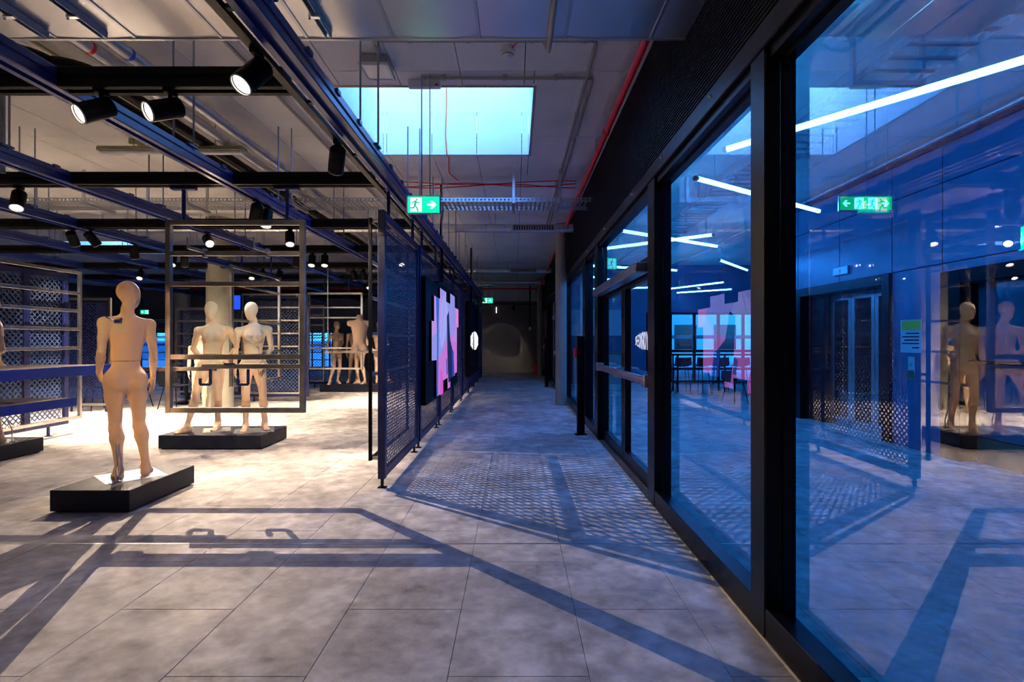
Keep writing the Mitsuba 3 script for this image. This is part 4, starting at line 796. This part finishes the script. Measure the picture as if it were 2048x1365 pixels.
mesh_rack(-3.4, -1.7, 17.5, 2.5, 'mesh rack behind the far plinth')
mesh_rack(-16.0, -13.6, 22.5, 2.3, 'distant rack with pale rails left of the far column')
mesh_rack(-11.9, -9.4, 23.0, 2.3, 'distant rack with pale rails right of the far column')
# stepped blue table at the left edge
k = thing('display_table', 'tall display table with a broad blue edge at the left', 'table')
part(k, 'board', cbox(-4.75, -4.003, 3.2, 5.40, 1.175, 1.195, .002), 'm_shelftop', label='pale top'); part(k, 'edge', cbox(-4.0025, -3.98, 3.2, 5.41, 1.11, 1.20, .003), 'm_shelf', label='blue edge'); part(k, 'apron', box(-4.75, -4.004, 3.2, 5.40, 1.13, 1.174), 'm_navy')
for y in (3.3, 4.6): part(k, 'leg', bar((-4.6, y, 0), (-4.6, y, 1.13), .05), 'm_navy')
k = thing('display_table', 'lower display table with a blue edge under the tall one at the left', 'table')
part(k, 'board', cbox(-4.55, -4.003, 3.2, 4.93, .895, .912, .002), 'm_grey'); part(k, 'edge', cbox(-4.0025, -3.98, 3.2, 4.95, .84, .915, .003), 'm_shelf', label='blue edge'); part(k, 'apron', box(-4.55, -4.004, 3.2, 4.93, .85, .894), 'm_navy')
for y in (3.45, 4.3): part(k, 'leg', bar((-4.5, y, 0), (-4.5, y, .85), .04), 'm_navy')
# chairs and tables in the cafe corner of the shop
def chair(x, y, rz, label, seat=.46, group=None, back=.36, s=1.0, name='chair', cat_='chair'):
    k = thing(name, label, cat_, group); M = T().translate([x, y, 0]).rotate([0, 0, 1], math.degrees(rz))
    u = np.linspace(0, 1, 12); prof = np.array([(-.22 + .40 * t, 0.0) if t < .55 else (0, 0) for t in u])
    pr_ = [(-.21, .012), (-.1, 0), (.05, 0), (.13, .012), (.185, .06), (.205, .14), (.215, .24), (.222, back)]
    V = []; F = []
    for i, (yy, zz) in enumerate(pr_):
        w = .21 + .02 * math.sin(i * .5)
        for t in np.linspace(-1, 1, 7): V.append((t * w, yy - (.03 * t * t if i > 4 else 0), seat + zz + .035 * t * t * (1 if i < 6 else .3)))
    n = len(V); V += [(a, b + .012 if c > seat + .1 else b, c - .014) for a, b, c in V]
    for i in range(len(pr_) - 1):
        for j in range(6):
            a = i * 7 + j; F += [(a, a + 1, a + 8), (a, a + 8, a + 7), (n + a, n + a + 8, n + a + 1), (n + a, n + a + 7, n + a + 8)]
    part(k, 'seat', trimesh.Trimesh(np.array(V), F, process=False), 'm_seat', 40, to=M)
    for sx in (-1, 1):
        for sy in (-1, 1): part(k, 'leg', cyl((sx * .13, sy * .12, seat - .01), (sx * .21, sy * .20, 0), .010, 8, .008), 'm_frame', 60, to=M)
    if seat > .6: part(k, 'foot_ring', tube([(-.18, -.17, .28), (.18, -.17, .28), (.18, .17, .28), (-.18, .17, .28), (-.18, -.17, .28)], .007, 6), 'm_frame', to=M)
    return k
chair(-8.65, 11.3, 2.6, 'black shell chair behind the left hand of the lone mannequin, farther left one')
chair(-8.15, 11.75, 2.9, 'black shell chair behind the left hand of the lone mannequin, right one')
chair(-7.2, 11.5, 1.2, 'black shell chair left of the display frame')
k = thing('cafe_table', 'small dark cafe table behind the display frame', 'table')
part(k, 'top', cbox(-8.0, -6.95, 12.1, 12.8, .72, .745, .004), 'm_black'); part(k, 'post', cyl((-7.5, 12.45, .03), (-7.5, 12.45, .72), .03, 12), 'm_frame', 60); part(k, 'foot', lathe([(0, 0), (.22, 0), (.2, .02), (.03, .03), (0, .03)], 20).apply_translation((-7.5, 12.45, 0)), 'm_frame', 40)
# ------------------------------------------------------------------ signs and screens
def runner(flip=1):
    P = lambda pts, w: LineString([(flip * a, b) for a, b in pts]).buffer(w, 4)
    return unary_union([Point(flip * .08, .34).buffer(.055), P([(.02, .22), (-.05, -.02)], .065), P([(.03, .23), (.14, .12), (.24, .13)], .03), P([(.0, .24), (-.13, .20), (-.20, .08)], .03),
                        P([(-.05, -.04), (-.12, -.22), (-.32, -.22)], .037), P([(-.03, -.04), (.08, -.20), (.16, -.42)], .04)])
def arrow(dx, dy):
    P = [(-.30, -.075), (.02, -.075), (-.10, -.26), (.10, -.26), (.33, 0), (.10, .26), (-.10, .26), (.02, .075), (-.30, .075)]
    return Polygon([(a * dx - b * dy, a * dy + b * dx) for a, b in P])
def sign(key, label, x, y, z, rz, h, cells, green=(.0, .85, .42), L=1.0, rods=(), cat_='exit sign'):
    "cells: list of 'right', 'left', 'down', 'man', 'nam'; faces -y before the turn rz"
    k = thing(key, label, cat_); n = len(cells); W = h * n * .98; M = T().translate([x, y, z]).rotate([0, 0, 1], math.degrees(rz))
    part(k, 'frame', cat(cbox(-W / 2 - .012, W / 2 + .012, 0, .03, h / 2, h / 2 + .012, .002), cbox(-W / 2 - .012, W / 2 + .012, 0, .03, -h / 2 - .012, -h / 2, .002), cbox(-W / 2 - .012, -W / 2, 0, .03, -h / 2, h / 2, .002), cbox(W / 2, W / 2 + .012, 0, .03, -h / 2, h / 2, .002), box(-W / 2, W / 2, .012, .03, -h / 2, h / 2)), 'm_galv', to=M)
    part(k, 'face', box(-W / 2, W / 2, .004, .012, -h / 2, h / 2), 'm_off', to=M, label='glowing green face', emitter=emit(green, L))
    for i, c in enumerate(cells):
        cx = -W / 2 + h * .98 * (i + .5)
        def up(poly, y0, name, col):
            from shapely import affinity
            g = affinity.translate(affinity.scale(poly, h * .92, h * .92, origin=(0, 0)), cx, 0); m = prism_y(g, y0, y0 + .002); part(k, name, m, 'm_off', to=M, emitter=emit(col, L))
        if c in ('man', 'nam'): up(sbox(-.36, -.46, .42, .46) if c == 'man' else sbox(-.42, -.46, .36, .46), .0018, 'door_field', (.85, 1.0, .95)); up(runner(1 if c == 'man' else -1), -.0005, 'running_figure', (.01, .42, .25))
        else: up(arrow(*{'right': (1, 0), 'left': (-1, 0), 'down': (0, -1)}[c]), .0018, 'arrow', (.85, 1.0, .95))
    for dx, top, r in rods: part(k, 'rod', cyl((dx, .015, h / 2 + .012), (dx, .015, top - z), r, 6), 'm_rod', to=M)
    return k
sign('exit_sign', 'glowing green exit sign with running figure and right arrow beside the blue corridor beam', -.89, 5.30, 2.755, 0, .158, ['man', 'right'], rods=((-.02, CEIL - .001, .006), (.06, CEIL - .001, .0045)))
sign('exit_sign', 'dimmer green double exit sign with two running figures and opposite arrows behind the glass', 3.93, 6.1, 2.97, 0, .148, ['left', 'nam', 'man', 'right'], green=(.0, .34, .07), L=3.4, rods=((-.0, CEIL - .001, .002), (.25, CEIL - .001, .002)))
sign('exit_sign', 'bright green exit sign with down arrow above the glass doorway', XL - .10, 5.55, 2.49, -90, .24, ['down', 'man'], green=(.0, 1.0, .30), L=3.2)
sign('exit_sign', 'small distant exit sign at the end wall of the corridor', -1.12, 22.2, 3.07, 0, .22, ['man', 'right'], rods=((0, CEIL - .001, .006),))
sign('exit_sign', 'tiny distant exit sign at the far left of the shop', -17.4, 25.6, 2.78, 0, .20, ['left', 'man'], L=.8, rods=((0, CEIL - .001, .006),))
sign('exit_sign', 'green exit sign hanging in the lobby behind the double door', 1.72, 10.2, 2.88, -50, .20, ['right', 'man'], green=(.0, 1.0, .30), L=3.0, rods=((0, CEIL - .001, .004),))
# pixel shaped picture screen on the mesh wall, its image made of flat glowing fields
k = thing('picture_screen', 'stepped block LED screen showing a pink and lavender picture on the mesh wall', 'screen')
cols = [(7.61, 7.84, 1.15, 1.71), (7.84, 8.09, 1.145, 2.08), (8.09, 8.46, .60, 2.08), (8.46, 8.82, .58, 2.25), (8.82, 9.19, .79, 2.25), (9.19, 9.40, .79, 2.09), (9.40, 9.79, .60, 2.09), (9.79, 10.5, .76, 2.28), (10.5, 10.9, .80, 2.07), (10.9, 11.2, 1.70, 2.07)]
S = unary_union([sbox(a, c, b + .001, d) for a, b, c, d in cols]); XS = -1.165
part(k, 'housing', prism_x(S.buffer(.0), XS - .03, XS), 'm_black')
part(k, 'dark_backing', cat(box(-1.270, XS - .031, 7.3, 8.5, .56, 2.30), box(-1.270, XS - .031, 8.5, 11.35, .56, 2.36)), 'm_black')
fields = [((.36, .36, .95), [(7.5, 1.0), (8.7, 1.25), (9.3, 1.45), (10.2, 1.55), (11.3, 1.6), (11.3, 2.4), (7.5, 2.4)]), ((.62, .36, .92), [(7.5, 1.45), (8.3, 1.6), (8.9, 1.9), (8.3, 2.4), (7.5, 2.4)]), ((.48, .48, 1.05), [(8.6, 1.3), (9.1, 1.5), (9.5, 1.9), (9.1, 2.3), (8.6, 2.0), (8.4, 1.5)]),
          ((.62, .30, .90), [(10.0, 1.45), (11.3, 1.35), (11.3, 2.0), (10.7, 1.9)]), ((.95, .28, .80), [(10.6, 2.4), (10.75, 1.8), (11.3, 1.6), (11.3, 2.4)]),
          ((.04, .16, .72), [(8.0, 2.1), (8.36, 2.1), (8.28, 1.6), (8.22, .5), (8.08, .5), (8.12, 1.5)]), ((.012, .015, .09), [(9.30, 1.85), (9.55, 1.95), (9.75, 1.45), (10.05, 1.3), (10.3, .7), (9.5, .7), (9.42, 1.05), (9.35, 1.3)]),
          ((.03, .06, .5), [(10.0, 1.3), (10.3, 1.22), (10.45, .7), (10.1, .7)]), ((.10, .10, .55), [(9.2, 1.1), (9.36, 1.15), (9.42, .85), (9.25, .85)]), ((.85, .10, .72), [(8.45, .5), (8.8, .5), (8.8, .78), (8.6, 1.0), (8.5, .95)]),
          ((.30, .30, .8), [(9.05, 2.3), (9.09, 2.3), (8.75, 1.7), (8.62, 1.4), (8.59, 1.42), (8.72, 1.72)]), ((.32, .25, .8), [(10.0, 2.3), (10.04, 2.3), (10.55, 1.75), (10.3, 1.5), (10.27, 1.52), (10.5, 1.75)])]
left = S
for c, poly in reversed(fields):
    g_ = Polygon(poly).buffer(0).intersection(left); left = left.difference(Polygon(poly).buffer(0))
    if g_.area > 1e-4: part(k, 'picture_field', prism_x(unary_union([q for q in getattr(g_, 'geoms', [g_]) if q.geom_type == 'Polygon']), XS + .001, XS + .004), 'm_off', emitter=emit(c, .55))
part(k, 'picture_field', prism_x(unary_union([q for q in getattr(left, 'geoms', [left]) if q.geom_type == 'Polygon']), XS + .001, XS + .004), 'm_off', emitter=emit((.70, .22, .78), .55))
# glowing shop logo farther along: letters whose heights follow an oval
k = thing('logo_sign', 'glowing white oval shop logo on a black panel far along the mesh wall', 'sign')
part(k, 'panel', cbox(-1.270, -1.16, 13.9, 17.3, .5, 2.45, .004), 'm_black')
word = 'NEW YORKER'; slots = len(word); y0_, y1_ = 14.2, 17.0; stp = (y1_ - y0_) / slots
for i, ch_ in enumerate(word):
    if ch_ == ' ': continue
    m = meshkit.text_mesh(ch_, 1.0, .01, bold=True); m.apply_translation(-m.bounds[0]); ext = m.bounds[1]; t = (i + .5) / slots * 2 - 1; hh = .52 * (1 - max(0, abs(t) - .35) * .85)
    v = m.vertices; yy = y0_ + i * stp + .01 + v[:, 0] / ext[0] * (stp - .03); zz = 1.43 - hh / 2 + v[:, 1] / ext[1] * hh; m.vertices = np.stack([-1.157 + v[:, 2], yy, zz], 1); part(k, 'letter', m, 'm_off', emitter=emit((.85, .85, 1.0), .9))
k = thing('blue_screen', 'small blue screen with white lettering above the mesh rack, right of the thick column', 'screen')
part(k, 'case', cbox(-6.72, -6.20, 12.35, 12.39, 2.12, 2.48, .004), 'm_black'); part(k, 'display', box(-6.70, -6.22, 12.342, 12.349, 2.14, 2.46), 'm_off', emitter=emit((.0, .06, .75), 1.0))
for txt, x, z_, hh in (('YER', -6.60, 2.335, .085), ('K', -6.46, 2.20, .06)):
    m = meshkit.text_mesh(txt, hh, .002, bold=True); v = m.vertices; m.vertices = np.stack([x + v[:, 0], 12.341 - v[:, 2], z_ + v[:, 1]], 1); m.invert(); m.invert(); part(k, 'lettering', m, 'm_off', emitter=emit((.8, .9, 1.0), 1.0))
part(k, 'hanger', cyl((-6.46, 12.37, 2.48), (-6.46, 12.37, CEIL - .001), .012, 8), 'm_black')
# ------------------------------------------------------------------ lobby lights and furniture
LED = [((1.74, 4.46), (3.95, 1.62)), ((1.76, 5.27), (3.68, 6.60)), ((1.56, 9.25), (2.92, 8.07)), ((1.53, 7.78), (3.35, 9.05)), ((1.60, 11.4), (3.60, 12.15)), ((3.98, 10.6), (5.15, 12.1)), ((4.60, 16.6), (5.60, 14.6)), ((1.9, 13.4), (3.3, 14.9)), ((2.1, 16.6), (4.1, 16.0)), ((5.3, 17.8), (6.6, 16.6))]
nm = ['long white LED tube nearest the viewer behind the glass', 'white LED tube behind the big post, slanting to the double exit sign', 'white LED tube of the crossing pair, upper right end', 'white LED tube of the crossing pair, lower right end', 'white LED tube behind the double door', 'short slanting white LED tube by the blue lobby wall', 'white LED tube over the bar table', 'far white LED tube behind the door operator', 'far white LED tube left of the bar table', 'farthest white LED tube before the bright window']
for (a, b), lb in zip(LED, nm):
    k = thing('led_tube', lb, 'light fitting', None); a3, b3 = np.array([*a, 3.0]), np.array([*b, 3.0]); d = (b3 - a3) / np.linalg.norm(b3 - a3)
    part(k, 'tube', tube([a3, b3], .024, 12), 'm_off', 60, emitter=emit(LEDC, LED_L, .5))
    for p, q in ((a3 - d * .03, a3), (b3, b3 + d * .03)): part(k, 'end_cap', cyl(p, q, .026, 12), 'm_galv', 60)
    for t in (.12, .88): p = a3 + (b3 - a3) * t; part(k, 'wire', cyl(p + (0, 0, .024), (p[0], p[1], CEIL - .001), .0018, 5), 'm_galv')
k = thing('bar_table', 'long high bar table before the bright lobby window', 'table')
part(k, 'top', cbox(4.35, 7.2, 15.0, 15.6, 1.02, 1.06, .004), 'm_black')
for x in (4.5, 5.8, 7.05): part(k, 'leg', cat(bar((x, 15.08, 0), (x, 15.08, 1.02), .04), bar((x, 15.52, 0), (x, 15.52, 1.02), .04)), 'm_frame')
part(k, 'foot_rail', bar((4.52, 15.3, .3), (7.03, 15.3, .3), .03), 'm_frame')
for i, x in enumerate((4.5, 5.02, 5.54, 6.06, 6.6)): chair(x, 14.75, math.pi + .3 * math.sin(i * 2.1), 'black bar stool before the bright lobby window, ' + ('leftmost', 'second from left', 'middle one', 'second from right', 'rightmost')[i], seat=.74, back=.24, name='bar_stool', cat_='stool', group='bar stools in the lobby')
chair(5.0, 12.4, .4, 'low black stool by itself in front of the bar stools', seat=.5, back=.1, name='bar_stool', cat_='stool')
k = thing('counter', 'pale wall counter at the end of the lobby behind the doors', 'counter')
part(k, 'body', cbox(1.9, 3.6, 17.9, 18.4, 0, 1.02, .006), 'm_grey'); part(k, 'top', cbox(1.85, 3.65, 17.85, 18.42, 1.021, 1.06, .004), 'm_brown'); k = single('wall_board', cbox(1.9, 3.9, 18.64, 18.695, 1.6, 2.5, .006), 'm_paper', 'pale board on the end wall behind the counter', 'board')
# bollards with red push buttons
for x, y, lb in ((1.0, 8.3, 'black post with a red push button standing before the double door'), (.98, 16.9, 'second black post with a red push button, far along the corridor')):
    k = thing('button_post', lb, 'post'); part(k, 'post', cbox(x - .055, x + .055, y - .05, y + .05, .006, 1.50, .004), 'm_black'); part(k, 'foot', cbox(x - .09, x + .09, y - .08, y + .08, 0, .008, .002), 'm_frame')
    part(k, 'button', cbox(x - .105, x - .055, y - .04, y + .04, 1.18, 1.32, .012), 'm_red', label='red push button')
k = thing('fire_extinguisher', 'red fire extinguisher by the far end column', 'fire extinguisher')
part(k, 'bottle', lathe([(0, .02), (.07, .02), (.075, .05), (.075, .42), (.05, .48), (.02, .5), (.02, .54), (0, .54)], 20).apply_translation((.86, 22.7, 0)), 'm_red', 40); part(k, 'valve', cbox(.83, .89, 22.67, 22.73, .54, .6, .01), 'm_black')
